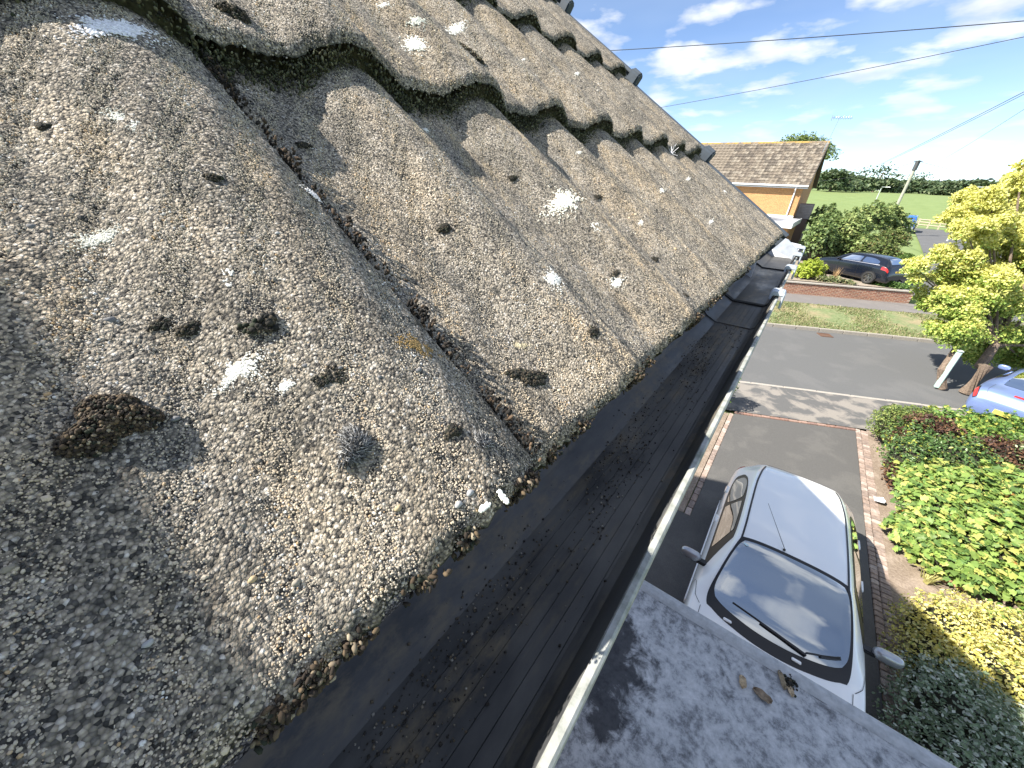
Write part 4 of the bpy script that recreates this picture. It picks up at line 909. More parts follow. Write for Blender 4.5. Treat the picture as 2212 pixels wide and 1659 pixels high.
GOLD = pal((.70, .62, .19), (.78, .72, .34), (.58, .52, .13), (.26, .31, .08)); SILV = pal((.21, .28, .16), (.30, .37, .25), (.62, .65, .55), (.14, .20, .11), (.46, .52, .40))
# golden and silver variegated euonymus by the drive
shrub('golden_euonymus', 'bright golden yellow variegated shrub beside the white car', [(3.05, 5.75, .25, .52, .45, .55), (3.5, 5.9, .3, .6, .5, .6), (4.1, 5.6, .35, .7, .6, .6), (3.35, 5.25, .3, .55, .5, .60), (3.0, 5.2, .2, .5, .5, .5), (4.4, 6.0, .3, .7, .5, .55), (3.9, 5.0, .35, .6, .6, .62)], 24000, .042, GOLD, [.36, .30, .2, .14], lean=.35, lump=.12)
shrub('silver_euonymus', 'grey green white edged shrub in the shade of the house', [(2.95, 4.35, .3, .62, .55, .62), (2.9, 3.75, .3, .65, .6, .60), (3.4, 4.2, .35, .65, .7, .62), (3.5, 3.5, .3, .7, .7, .6), (2.9, 3.1, .3, .6, .6, .55), (4.0, 4.3, .35, .6, .7, .6), (3.0, 4.78, .25, .55, .35, .52)], 26000, .042, SILV, [.3, .22, .16, .2, .12], lean=.35, lump=.12)
# maple leaved shrub, hedge mix behind
MAP = pal((.18, .28, .07), (.26, .37, .09), (.42, .45, .12), (.12, .21, .06), (.50, .48, .15), (.35, .18, .05))
shrub('maple_shrub', 'sprawling shrub with large pale green maple leaves beside the drive', [(3.02, 7.75, .22, .36, .5, .34), (3.5, 7.4, .25, .5, .45, .36), (4.4, 7.45, .3, .6, .5, .42), (3.25, 8.3, .45, .5, .7, .5), (3.9, 8.1, .5, .7, .8, .6), (4.6, 8.5, .6, .8, .9, .6), (3.7, 9.0, .55, .7, .6, .6), (5.3, 8.3, .6, .8, .9, .6), (3.25, 9.2, .4, .45, .6, .45), (4.4, 9.3, .6, .8, .6, .65)], 13000, .112, MAP, [.29, .30, .14, .18, .085, .005], tmpl=(MAPLE, MAPLEF), lean=.62, jit=.35, lump=.15)
shrub('dark_leaf_shrub', 'dull green small leaved shrub between the maple leaves and the clipped bush', [(3.1, 9.95, .5, .5, .6, .55), (3.7, 10.1, .6, .7, .6, .6), (3.2, 10.7, .55, .45, .5, .5)], 7000, .055, pal((.07, .13, .04), (.10, .18, .05), (.30, .32, .06), (.14, .2, .08)), [.4, .35, .1, .15], 'leaf_gloss')
shrub('clipped_bush', 'rounded clipped green bush at the corner of the drive mouth', [(2.95, 11.45, .45, .42, .45, .58), (3.35, 11.75, .45, .5, .42, .56)], 6500, .045, pal((.13, .19, .05), (.20, .26, .07), (.30, .33, .10), (.09, .13, .04)), [.35, .35, .15, .15], lump=.05)
shrub('withered_shrub', 'withered dark brown shrub among the green bushes by the pavement', [(3.45, 11.05, .85, .5, .3, .3), (4.35, 10.6, .95, .42, .35, .28), (3.0, 10.55, .6, .2, .3, .3), (2.86, 9.6, .25, .12, .4, .25)], 3200, .06, pal((.10, .05, .035), (.16, .085, .05), (.06, .035, .03), (.24, .15, .08)), [.4, .3, .2, .1])
shrub('pale_shrub', 'pale white flecked shrub below the silver blue car', [(5.0, 10.6, .6, .7, .6, .75), (5.7, 10.6, .6, .7, .6, .75), (5.1, 11.3, .6, .7, .5, .7), (6.2, 11.2, .6, .8, .6, .75)], 7000, .06, pal((.16, .22, .09), (.42, .45, .26), (.10, .15, .05), (.5, .42, .12)), [.4, .28, .22, .1])
shrub('roadside_shrub', 'leafy green shrub around the foot of the yellow tree', [(4.0, 12.0, .5, .6, .5, .55), (4.7, 12.2, .5, .6, .5, .6), (4.4, 11.4, .6, .5, .5, .55), (5.5, 12.4, .5, .7, .5, .6)], 7500, .075, pal((.10, .20, .045), (.16, .27, .06), (.24, .32, .07), (.40, .40, .08)), [.35, .35, .2, .1], tmpl=(MAPLE, MAPLEF))
shrub('ground_plant', 'low spreading green plant on the bare soil behind the golden shrub', [(4.3, 6.75, .05, .6, .4, .22), (5.0, 6.9, .08, .6, .5, .28), (4.7, 6.4, .05, .5, .35, .25)], 2600, .075, pal((.12, .24, .05), (.17, .30, .06), (.26, .34, .08)), [.4, .4, .2], lean=.7)
shrub('side_bush', 'small round bush behind the gutter whose shadow falls on the drive mouth', [(-.78, 10.55, .5, .45, .45, .65)], 2500, .06, pal((.1, .2, .05), (.16, .25, .06)), [.5, .5])
# grassy wisps and stone on the soil
def blades(name, label, p, n, h, spread, c, cat='plant', group=None):
    mb = MB()
    for k in range(n):
        a, q = random.uniform(0, 6.28), random.random() ** .5 * spread; b = np.array([p[0] + q * math.cos(a) * .5, p[1] + q * math.sin(a) * .5, p[2]])
        t_ = b + np.array([math.cos(a) * spread * random.uniform(.3, 1), math.sin(a) * spread * random.uniform(.3, 1), h * random.uniform(.6, 1.1)]); w_ = np.array([-math.sin(a), math.cos(a), 0]) * .012
        mm = (b + t_) / 2 + [0, 0, h * .15]; mb.add([b - w_, b + w_, mm + w_ * .8, mm - w_ * .8, t_], [(0, 1, 2, 3), (3, 2, 4)])
    return tag(mb.build(name, plain(name + '_leaf', c, .7, nz=.3, nscale=3)), label, cat, group)
p = hit(2000, 1255, .02); blades('grass_tuft', 'pale straw grass tuft on the soil by the golden shrub', p, 26, .22, .16, (.38, .36, .13))
p = hit(2045, 1248, .03); mb = MB(); mb.add([p + np.array(v) for v in [(-.22, -.13, 0), (.2, -.17, 0), (.26, .1, 0), (-.1, .2, 0), (-.19, -.11, .05), (.18, -.14, .06), (.22, .08, .055), (-.09, .16, .05)]], [(0, 1, 5, 4), (1, 2, 6, 5), (2, 3, 7, 6), (3, 0, 4, 7), (4, 5, 6, 7), (3, 2, 1, 0)])
tag(mb.build('stone_slab', plain('orange_stone', (.36, .21, .12), .85, nz=.3, nscale=9, bmp=.01), bevel=.012), 'orange brown stone slab lying on the bare soil', 'stone')
p = hit(1895, 1083, .02); n = 9; mb = MB(); V = [p + np.array([.08 * (i % 3 - 1) + random.uniform(-.02, .02), .10 * (i // 3 - 1) + random.uniform(-.02, .02), .02 + random.uniform(0, .06)]) for i in range(9)]
mb.add(V, [(0, 1, 4, 3), (1, 2, 5, 4), (3, 4, 7, 6), (4, 5, 8, 7)]); tag(mb.build('paper_scrap', plain('paper', (.8, .8, .8), .8)), 'crumpled scrap of white paper on the paver edging', 'litter')

# ------------------------------------------------------------------ trees
def tree(name, label, base, trunk, limbs, blobs, n, size, pl, pr, csel=None, tmpl=(LEAF, LEAFF), group=None, **kw):
    t_ = thing(name, label, 'tree', base, group=group); mb = MB()
    for pts, r0, r1 in trunk: mb.tube(pts, list(np.linspace(r0, r1, len(pts))), 10)
    mb.build('trunk', M_['bark'], t_); mb = MB()
    for pts, r0, r1 in limbs: mb.tube(pts, list(np.linspace(r0, r1, len(pts))), 6)
    if limbs: mb.build('limbs', M_['bark'], t_)
    P, nr, c, s = leaves_on(blobs, n, size, pl, pr, csel=csel, **kw)
    scatter('crown', tmpl[0], tmpl[1], P, rot_from(nr, RNG.uniform(0, 6.28, len(P))), s, c, M_['leaf'], t_); return t_
TB = hit(2085, 848, 0.0); T = np.array
tx, ty = float(TB[0]), float(TB[1])
def at(px, py, d): return dep(px, py, d)
DT = 11.7
cl = []
for (px, py, r) in [(2185, 470, .75), (2120, 520, .8), (2060, 560, .55), (2200, 570, .9), (2110, 640, .9), (2050, 650, .6), (1990, 590, .42), (1965, 578, .28), (2020, 625, .5), (2160, 690, .9), (2080, 710, .7), (2120, 760, .55), (2200, 770, .7), (2180, 410, .5), (2205, 385, .4), (2060, 470, .38), (2090, 430, .35), (2140, 430, .45), (2260, 520, .9), (2260, 650, 1.0), (2280, 760, .8), (2300, 420, .7), (2040, 700, .42), (2005, 655, .35), (2210, 360, .25), (2150, 560, .7), (2090, 590, .6), (2150, 625, .7), (2190, 640, .7), (2075, 650, .5), (2235, 600, .7), (2130, 475, .55), (2190, 520, .6), (2100, 690, .5), (2170, 740, .6), (2060, 610, .4), (2090, 500, .45), (2215, 450, .55)]:
    p = at(px, py, DT + RNG.uniform(-.5, .7)); cl.append((p[0], p[1], p[2], r * .95, r * .95, r * .9))
sub = []
for b in cl:
    for k in range(7): d = RNG.normal(size=3); d /= np.linalg.norm(d); rr = RNG.uniform(.42, .66); sub.append((b[0] + d[0] * b[3] * .75, b[1] + d[1] * b[4] * .75, b[2] + d[2] * b[5] * .75, b[3] * rr, b[4] * rr, b[5] * rr))
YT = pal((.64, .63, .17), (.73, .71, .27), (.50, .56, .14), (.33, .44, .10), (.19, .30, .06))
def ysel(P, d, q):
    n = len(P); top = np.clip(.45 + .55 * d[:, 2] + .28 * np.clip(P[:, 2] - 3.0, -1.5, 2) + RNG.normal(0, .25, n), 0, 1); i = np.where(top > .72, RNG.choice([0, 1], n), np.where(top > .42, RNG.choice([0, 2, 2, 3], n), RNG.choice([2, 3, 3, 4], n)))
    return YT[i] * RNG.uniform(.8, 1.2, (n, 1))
fork = at(2150, 745, DT)
tr = [([T([tx, ty, 0]), T([tx + .05, ty, .9]), at(2118, 790, DT), fork], .16, .11), ([T([tx - .55, ty - .1, 0]), at(2035, 800, DT), at(2075, 740, DT), at(2100, 700, DT)], .13, .06)]
lb = [([fork, (fork + T(b[:3])) / 2 + [0, 0, .1], T(b[:3])], .05, .012) for b in cl]
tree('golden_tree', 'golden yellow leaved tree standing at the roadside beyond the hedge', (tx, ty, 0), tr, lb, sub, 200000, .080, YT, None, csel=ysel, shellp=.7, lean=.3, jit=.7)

# trees and hedges across the road
HG = pal((.10, .155, .05), (.18, .25, .085), (.27, .335, .12), (.37, .41, .15))
def gb(px, py, d, rx, ry=None, rz=None):
    p = dep(px, py, d); return (p[0], p[1], p[2], rx, ry or rx, rz or rx)
shrub('tall_hedge', 'tall dark green hedge in the shade beside the corner house', [gb(1768, 530, 25, .9, 1.2, 1.4), gb(1785, 500, 26.5, .9, 1.3, 1.2), gb(1800, 540, 25.5, 1.0, 1, 1.2), gb(1778, 480, 29, .9, 1.4, 1.1)], 7000, .22, HG, [.5, .35, .12, .03])
shrub('broad_bush', 'broad bushy light green shrub behind the black car', [gb(1835, 500, 25, 1.1, 1.2, 1.0), gb(1870, 480, 26, 1.2, 1.3, 1.1), gb(1905, 475, 26.5, 1.2, 1.2, 1.0), gb(1850, 530, 24.8, 1.2, 1.1, .9), gb(1935, 490, 27, .9, 1, .7)], 9000, .20, HG, [.15, .35, .33, .17])
shrub('rounded_bush', 'wide clipped bush with reddish top between the black car and the side street', [gb(1890, 545, 23.5, .95, .9, .75), gb(1925, 520, 24.5, .9, .9, .7), gb(1915, 560, 23.3, .8, .8, .7)], 6500, .14, pal((.12, .17, .05), (.18, .23, .07), (.26, .22, .09), (.09, .12, .04)), [.4, .3, .15, .15])
shrub('topiary_ball', 'clipped green topiary ball beside the side street', [gb(1955, 565, 22.3, .48, .48, .46)], 2200, .10, pal((.08, .14, .03), (.12, .19, .045)), [.5, .5], lump=.03)
shrub('lime_bush', 'lime yellow bush behind the garden wall at the gutter end', [gb(1752, 585, 20.8, .62, .6, .58), gb(1738, 590, 20.8, .5, .5, .5)], 3800, .12, pal((.34, .42, .05), (.46, .52, .09), (.22, .30, .04)), [.45, .35, .2])
shrub('low_garden_plants', 'low grey green plants along the top of the garden wall', [gb(1800, 606, 20.3, .5, .3, .22), gb(1830, 612, 20.1, .4, .25, .18), gb(1775, 605, 20.4, .3, .3, .2)], 1600, .09, pal((.20, .24, .12), (.30, .30, .16), (.36, .26, .14), (.12, .18, .06)), [.35, .3, .15, .2], stem=False)
shrub('ground_ivy', 'flat green ivy spreading behind the rear wheel of the black car', [gb(1915, 615, 19.9, .8, .4, .22), gb(1945, 622, 19.8, .6, .4, .22)], 2200, .10, pal((.07, .14, .03), (.11, .2, .045)), [.5, .5], stem=False)
p = hit(1800, 607, .95); blades('dry_stalks', 'upright dry orange grass stalks beside the black car', p, 30, .75, .22, (.40, .26, .13))
HGT = 'distant trees along the edge of the field'
DTc = pal((.07, .11, .055), (.095, .14, .065), (.13, .175, .08), (.17, .20, .10))
def nth(k): return ['first', 'second', 'third', 'fourth', 'fifth', 'sixth', 'seventh', 'eighth', 'ninth', 'tenth', 'eleventh', 'twelfth', 'thirteenth'][k]
FT = {0: [1770, 1795, 1812, 1830, 1845, 1862, 1905, 1925, 1940, 1985, 2005, 2018], 1: [1885, 1962], 2: [2030, 2048, 2080, 2120, 2165, 2210, 2250]}
def far_tree(px, py_base, d, w_, h_, label, kind=0, lean=0.0):
    h_ *= .62; p = dep(px, py_base, d); zb = float(zt(p[0], p[1])); bl = []
    for k in range(9):
        a = RNG.uniform(0, 6.28); q = RNG.random(); bl.append((p[0] + math.cos(a) * w_ * .30 * q + lean * h_ * .3, p[1] + math.sin(a) * w_ * .3 * q, zb + h_ * RNG.uniform(.08, .72), w_ * RNG.uniform(.20, .32), w_ * RNG.uniform(.2, .32), h_ * RNG.uniform(.16, .28)))
    dens = 2400 if kind == 0 else 500
    t0 = [([T([p[0], p[1], zb - 1]), T([p[0] + lean * h_ * .1, p[1], zb + h_ * .35]), T([p[0] + lean * h_ * .3, p[1], zb + h_ * .7])], w_ * .03, w_ * .01)]
    return tree('field_tree', label, (p[0], p[1], zb), t0, [], bl, dens, w_ * (.075 if kind == 0 else .06), DTc, [.35, .35, .2, .1], group=HGT, shellp=.6, lump=.3)
for (px, pyb, d, w_, h_, kd, ln_, lbl) in [(1795, 405, 120, 13, 10, 0, 0, 0), (1830, 407, 130, 12, 8, 0, 0, 0), (1862, 410, 140, 14, 9, 0, 0, 0), (1885, 412, 150, 16, 16, 1, .3, 1), (1905, 413, 150, 12, 8, 0, 0, 0), (1940, 415, 155, 15, 9, 0, 0, 0), (1962, 416, 160, 15, 13, 1, .4, 1), (1985, 417, 160, 16, 9, 0, 0, 0), (2018, 419, 165, 15, 8, 0, 0, 0), (2048, 424, 130, 15, 8, 0, 0, 2), (2080, 426, 130, 17, 9, 0, 0, 2), (2120, 428, 135, 17, 8, 0, 0, 2), (2165, 430, 135, 18, 9, 0, 0, 2), (2210, 432, 140, 18, 9, 0, 0, 2), (2030, 425, 128, 10, 6, 0, 0, 2), (1812, 405, 150, 12, 9, 0, 0, 0), (1845, 410, 165, 12, 9, 0, 0, 0), (1925, 413, 175, 14, 8, 0, 0, 0), (2005, 417, 180, 14, 10, 0, 0, 0), (2250, 434, 140, 18, 9, 0, 0, 2), (1770, 402, 130, 12, 9, 0, 0, 0)]:
    far_tree(px, pyb, d, w_, h_, nth(FT[lbl].index(px)) + [' dark tree counted from the corner house along the far field edge', ' wispy bent tree from the corner house, rising above the field edge row', ' low tree of the denser hedge line counted from the telegraph pole'][lbl], kd, ln_)
for k, (px, d) in enumerate([(1660, 330), (1760, 340), (1860, 350), (1960, 360), (2060, 360), (2160, 360), (2260, 360)]):
    p = dep(px, 404 + (px - 1796) * .04, d); bl = [(p[0] + RNG.uniform(-28, 28), p[1] + RNG.uniform(-6, 6), 5.2 + RNG.uniform(1, 3.5), 11, 8, 4) for _ in range(8)]
    if k == 0: allb = []
    allb += bl
P, nr, c, s = leaves_on(allb, 16000, 1.5, DTc * .9, [.35, .35, .2, .1], shellp=.6, lump=.3)
o = scatter('far_wood', LEAF, LEAFF, P, rot_from(nr, RNG.uniform(0, 6.28, len(P))), s, c, M_['leaf']); tag(o, 'far off dark wood along the horizon behind the field', 'wood', kind='stuff')
p = dep(1733, 305, 40); bl = [(p[0] + dx, p[1] + abs(dx) * .2, p[2] - .5 + dz, 1.4, 1.4, 1.1) for dx, dz in ((-1.4, -.35), (-.5, .1), (.5, .1), (1.4, -.3), (0, -.9), (2.2, -.9), (-2.2, -.9))]
tree('back_garden_tree', 'light green tree top showing above the ridge of the corner house', (p[0], p[1], .9), [([T([p[0], p[1], .9]), T([p[0], p[1], p[2] - 1])], .25, .12)], [([T([p[0], p[1], p[2] - 2.2]), T(b[:3])], .07, .02) for b in bl], bl, 7000, .20, pal((.16, .22, .06), (.24, .30, .09), (.12, .18, .05)), [.4, .35, .25], shellp=.6)
# ================================================================== CARS
def pchip(xs, ys, x):
    xs = np.asarray(xs, float); ys = np.asarray(ys, float); h = np.diff(xs); d = np.diff(ys) / h; m = np.zeros_like(xs)
    m[0], m[-1] = d[0], d[-1]
    for i in range(1, len(xs) - 1): m[i] = 0 if d[i - 1] * d[i] <= 0 else 2 * d[i - 1] * d[i] / (d[i - 1] + d[i])
    x = np.clip(x, xs[0], xs[-1]); i = np.clip(np.searchsorted(xs, x) - 1, 0, len(h) - 1); t = (x - xs[i]) / h[i]
    return (2 * t ** 3 - 3 * t ** 2 + 1) * ys[i] + (t ** 3 - 2 * t ** 2 + t) * h[i] * m[i] + (-2 * t ** 3 + 3 * t ** 2) * ys[i + 1] + (t ** 3 - t ** 2) * h[i] * m[i + 1]
def paint(name, c, rough=.28, coat=1.0, metal=0.0):
    m = plain(name, c, rough, metal=metal, coat=coat); return m
def glassmat(name, c=(.012, .016, .02), refl=.40):
    m, t, b = mat(name); b.inputs['Base Color'].default_value = (*c, 1); b.inputs['Roughness'].default_value = .35; b.inputs['Specular IOR Level'].default_value = .3
    g = N(t, 'ShaderNodeBsdfGlossy'); g.inputs['Roughness'].default_value = .012; g.inputs['Color'].default_value = (.9, .95, 1, 1)
    fr = N(t, 'ShaderNodeFresnel'); fr.inputs[0].default_value = 1.5; f = math_(t, 'ADD', math_(t, 'MULTIPLY', fr.outputs[0], 1.2), refl)
    f = math_(t, 'MINIMUM', f, 1.0); ms = N(t, 'ShaderNodeMixShader'); L(t, f, ms.inputs[0]); L(t, b.outputs[0], ms.inputs[1]); L(t, g.outputs[0], ms.inputs[2]); L(t, ms.outputs[0], t.nodes['Material Output'].inputs[0]); return m
M_['glass'] = glassmat('car_glass'); M_['seal'] = plain('window_seal', (.012, .012, .014), .4); M_['gap'] = plain('panel_gap', (.05, .05, .055), .7)
M_['red_lens'] = plain('red_lens', (.45, .02, .015), .15, coat=1); M_['clear_lens'] = plain('clear_lens', (.6, .6, .62), .1, coat=1); M_['amber'] = plain('amber', (.6, .25, .03), .2)
class Car:
    """station-lofted body; local x forward, y left, z up. st rows: x, w_sill, w_mid, w_belt, z_belt, w_rail, z_rail, z_crown"""
    def __init__(s, name, label, loc, rz, st, col_mat, sill=.20):
        s.root = thing(name, label, 'car', loc, rz, world_coords=False); s.st = np.array(sorted(st)); s.sill = sill; s.paint = col_mat
    def sec(s, x):
        g = lambda k: pchip(s.st[:, 0], s.st[:, k], x)
        ws, wm, wb, zb, wr, zr, zc = (g(k) for k in range(1, 8)); o = np.zeros_like(x)
        P = [(ws * .9, o + s.sill - .02), (ws, o + s.sill + .04), (wm, o + s.sill + (zb - s.sill) * .42), (wm * .5 + wb * .5 + .012, o + s.sill + (zb - s.sill) * .78), (wb, zb), (wb * .45 + wr * .55 + .015, zb * .5 + zr * .5), (wr, zr), (wr * .88, zr + (zc - zr) * .45), (wr * .5, zr + (zc - zr) * .86), (o, zc)]
        return P
    VK = [0, .5, 1, 1.5, 2, 2.5, 3, 3.25, 4, 5]
    def S(s, x, v):
        """point on the left half; v in 0..5, negative side by sign of v handled by caller"""
        x = np.asarray(x, float); v = np.asarray(v, float); P = s.sec(x.ravel()); Y = np.stack([p[0] for p in P], 1); Z = np.stack([p[1] for p in P], 1); vv = v.ravel(); K = np.array(s.VK)
        i = np.clip(np.searchsorted(K, vv, side='right') - 1, 0, len(K) - 2); t = (vv - K[i]) / (K[i + 1] - K[i]); r = np.arange(len(vv))
        def cr(A):
            p1, p2 = A[r, i], A[r, i + 1]; p0 = np.where(i > 0, A[r, np.maximum(i - 1, 0)], 2 * p1 - p2); p3 = np.where(i + 2 < len(K), A[r, np.minimum(i + 2, len(K) - 1)], np.nan)
            p3 = np.where(np.isnan(p3), (-p1 if A is Y else p1), p3); return .5 * ((2 * p1) + (-p0 + p2) * t * .7 + (2 * p0 - 5 * p1 + 4 * p2 - p3) * t * t * .35 + (-p0 + 3 * p1 - 3 * p2 + p3) * t ** 3 * .35) * 1.0 if False else (p1 * (1 - t) + p2 * t)
        return np.stack([x.ravel(), cr(Y), cr(Z)], 1).reshape(x.shape + (3,))
    def body(s, nx=90):
        xs = np.linspace(s.st[0, 0], s.st[-1, 0], nx); vs_ = np.concatenate([np.linspace(a, b, 4, endpoint=False) for a, b in zip(s.VK[:-1], s.VK[1:])] + [[5.0]])
        X, Vv = np.meshgrid(xs, vs_, indexing='ij'); A = s.S(X, Vv); B = A[:, ::-1][:, 1:].copy(); B[..., 1] *= -1; G = np.concatenate([A, B], 1)
        # round the section corners
        for _ in range(3): G[:, 1:-1] = .25 * G[:, :-2] + .5 * G[:, 1:-1] + .25 * G[:, 2:]
        for _ in range(1): G[1:-1] = .25 * G[:-2] + .5 * G[1:-1] + .25 * G[2:]
        s.G = G; s.gx = xs; n, k = G.shape[:2]; idx = np.arange(n * k).reshape(n, k)
        F = np.stack([idx[:-1, :-1], idx[:-1, 1:], idx[1:, 1:], idx[1:, :-1]], -1).reshape(-1, 4); V = G.reshape(-1, 3)
        c0, c1 = len(V), len(V) + 1; V = np.concatenate([V, [[xs[0], 0, .5]], [[xs[-1], 0, .42]]])
        F3 = np.concatenate([np.stack([idx[0, 1:], idx[0, :-1], np.full(k - 1, c0)], 1), np.stack([idx[-1, :-1], idx[-1, 1:], np.full(k - 1, c1)], 1)])
        o = link('body', mesh_np('body', V, [F, F3], smooth_=True), s.paint, s.root); s.vgrid = np.concatenate([vs_, 10 - vs_[::-1][1:]]); s.bodyo = o
    def P(s, x, w):
        """surface point + normal at x and w in 0..10 (5 = centre line, 0 left sill, 10 right sill) from the built grid"""
        x = np.asarray(x, float); w = np.asarray(w, float); n, k = s.G.shape[:2]; i = np.clip((x - s.gx[0]) / (s.gx[1] - s.gx[0]), 0, n - 1.001); jf = np.interp(w, s.vgrid, np.arange(k)); jf = np.clip(jf, 0, k - 1.001)
        a, b = i.astype(int), jf.astype(int); u, v = (i - a)[..., None], (jf - b)[..., None]; G = s.G
        p = (1 - u) * (1 - v) * G[a, b] + u * (1 - v) * G[a + 1, b] + (1 - u) * v * G[a, b + 1] + u * v * G[a + 1, b + 1]
        du = G[a + 1, b] * (1 - v) + G[a + 1, b + 1] * v - G[a, b] * (1 - v) - G[a, b + 1] * v; dv = (G[a, b + 1] - G[a, b]) * (1 - u) + (G[a + 1, b + 1] - G[a + 1, b]) * u
        nr = np.cross(dv, du); nr /= np.linalg.norm(nr, axis=-1, keepdims=True) + 1e-9; ce = p - np.array([0, 0, .7]); ce[..., 0] = 0
        nr = np.where((nr * ce).sum(-1, keepdims=True) < 0, -nr, nr); return p, nr
    def patch(s, name, fx, fw, m, off=.006, nu=16, nv=16, par=None, rnd=0.0, label=None):
        """fx(a,b), fw(a,b) with a,b in 0..1; rnd rounds the corners of the patch"""
        A, B = np.meshgrid(np.linspace(-1, 1, nu), np.linspace(-1, 1, nv), indexing='ij')
        if rnd: A, B = A * (1 - rnd * np.abs(B) ** 4 * .5 * np.abs(A) ** 2), B * (1 - rnd * np.abs(A) ** 4 * .5 * np.abs(B) ** 2)
        A, B = (A + 1) / 2, (B + 1) / 2; p, nr = s.P(fx(A, B), fw(A, B)); V = p + nr * off; idx = np.arange(nu * nv).reshape(nu, nv)
        F = np.stack([idx[:-1, :-1], idx[1:, :-1], idx[1:, 1:], idx[:-1, 1:]], -1).reshape(-1, 4)
        # skirt so that the piece has thickness
        rim = np.concatenate([idx[0, :], idx[1:, -1], idx[-1, ::-1][1:], idx[::-1, 0][1:-1]]); b0 = nu * nv; nr_ = len(rim); V = V.reshape(-1, 3); V = np.concatenate([V, (p - nr * .004).reshape(-1, 3)[rim], V[rim]]); q = np.arange(nr_); q2 = (q + 1) % nr_
        F = np.concatenate([F, np.stack([b0 + nr_ + q, b0 + nr_ + q2, b0 + q2, b0 + q], 1)])
        me = mesh_np(name, V, [F], smooth_=True); me.materials.append(m); me.materials.append(M_['seal'] if m is M_['glass'] else m)
        mi = np.zeros(len(F), np.int32); mi[-len(rim):] = 1; me.polygons.foreach_set('material_index', mi)
        return link(name, me, None, par or s.root)
    def strip(s, name, pts, wd, m, off=.005, par=None):
        """thin strip along (x,w) points on the surface"""
        pts = np.array(pts, float); t = np.linspace(0, 1, 40); x = np.interp(t, np.linspace(0, 1, len(pts)), pts[:, 0]); w = np.interp(t, np.linspace(0, 1, len(pts)), pts[:, 1]); p, nr = s.P(x, w); d = np.gradient(p, axis=0); sd = np.cross(nr, d); sd /= np.linalg.norm(sd, axis=1, keepdims=True) + 1e-9
        V = np.concatenate([p + nr * off - sd * wd / 2, p + nr * off + sd * wd / 2]); i = np.arange(39); F = np.stack([i, i + 1, 41 + i, 40 + i], 1); return link(name, mesh_np(name, V, [F]), m, par or s.root)
    def wheel(s, x, y, r=.30, w=.19, spokes=5, alloy=True):
        sg = 1 if y > 0 else -1; wr = bpy.data.objects.new('wheel', None); 
        mb = MB(); pr = [(r * .66, -w / 2), (r * .92, -w / 2), (r, -w * .36), (r, w * .36), (r * .92, w / 2), (r * .66, w / 2)]; n = 28; V = []; F = []
        for k in range(n):
            a = 2 * math.pi * k / n
            for q, yy in pr: V.append((x + q * math.cos(a), y + yy, r + q * math.sin(a)))
        m_ = len(pr)
        for k in range(n):
            for i in range(m_): F.append((k * m_ + i, k * m_ + (i + 1) % m_, ((k + 1) % n) * m_ + (i + 1) % m_, ((k + 1) % n) * m_ + i))
        mb.add(V, F); ty_ = mb.build('wheel', M_['rubber'], s.root, smooth_=True)
        mb = MB().tube([(x, y + sg * w * .20, r), (x, y + sg * w * .24, r)], r * .68, 24); mb.build('wheel_disc', M_['black_plastic'], ty_)
        mb = MB(); yo = y + sg * w * .485
        for k in range(spokes):
            a = 2 * math.pi * k / spokes + .3; c_ = np.array([math.cos(a), 0, math.sin(a)]); d_ = np.array([-math.sin(a), 0, math.cos(a)]); o_ = np.array([x, yo, r])
            V = [o_ + c_ * r * .08 + d_ * r * .10, o_ + c_ * r * .08 - d_ * r * .10, o_ + c_ * r * .64 - d_ * r * .17, o_ + c_ * r * .64 + d_ * r * .17]; mb.add(V + [v - np.array([0, sg * .03, 0]) for v in V], [(0, 1, 2, 3), (4, 5, 6, 7), (0, 1, 5, 4), (1, 2, 6, 5), (2, 3, 7, 6), (3, 0, 4, 7)])
        mb.tube([(x, yo - sg * .02, r), (x, yo + sg * .006, r)], r * .17, 12); 
        n = 28; V = []; F = []
        for k in range(n):
            a = 2 * math.pi * k / n
            for q, yy in ((r * .60, 0), (r * .69, .0), (r * .69, -sg * .05), (r * .60, -sg * .05)): V.append((x + q * math.cos(a), yo + yy, r + q * math.sin(a)))
        for k in range(n):
            for i in range(4): F.append((k * 4 + i, k * 4 + (i + 1) % 4, ((k + 1) % n) * 4 + (i + 1) % 4, ((k + 1) % n) * 4 + i))
        mb.add(V, F); mb.build('rim', M_['chrome'], ty_)
    def arch(s, x, side, r):
        n = 20; pts = [(x + (r + .045) * math.cos(a), (r + .045) * math.sin(a) + r) for a in np.linspace(0, math.pi, n)]; mb = MB(); yb = 1.0
        st = s.st; wm = float(pchip(st[:, 0], st[:, 2], np.array([x]))[0]); V = [(px, side * (wm + .004), pz) for px, pz in pts] + [(px, side * (wm - .25), pz) for px, pz in pts]
        V += [(x, side * (wm - .02), r * .9)]
        mb.add(V, [(i, i + 1, n + i + 1, n + i) for i in range(n - 1)]); 
        V2 = [(px, side * (wm + .0035), pz) for px, pz in pts] + [(x, side * (wm + .0035), r * .75)]; mb.add(V2, [(i, i + 1, n) for i in range(n - 1)]); return mb.build('wheel_arch', M_['black_plastic'], s.root)
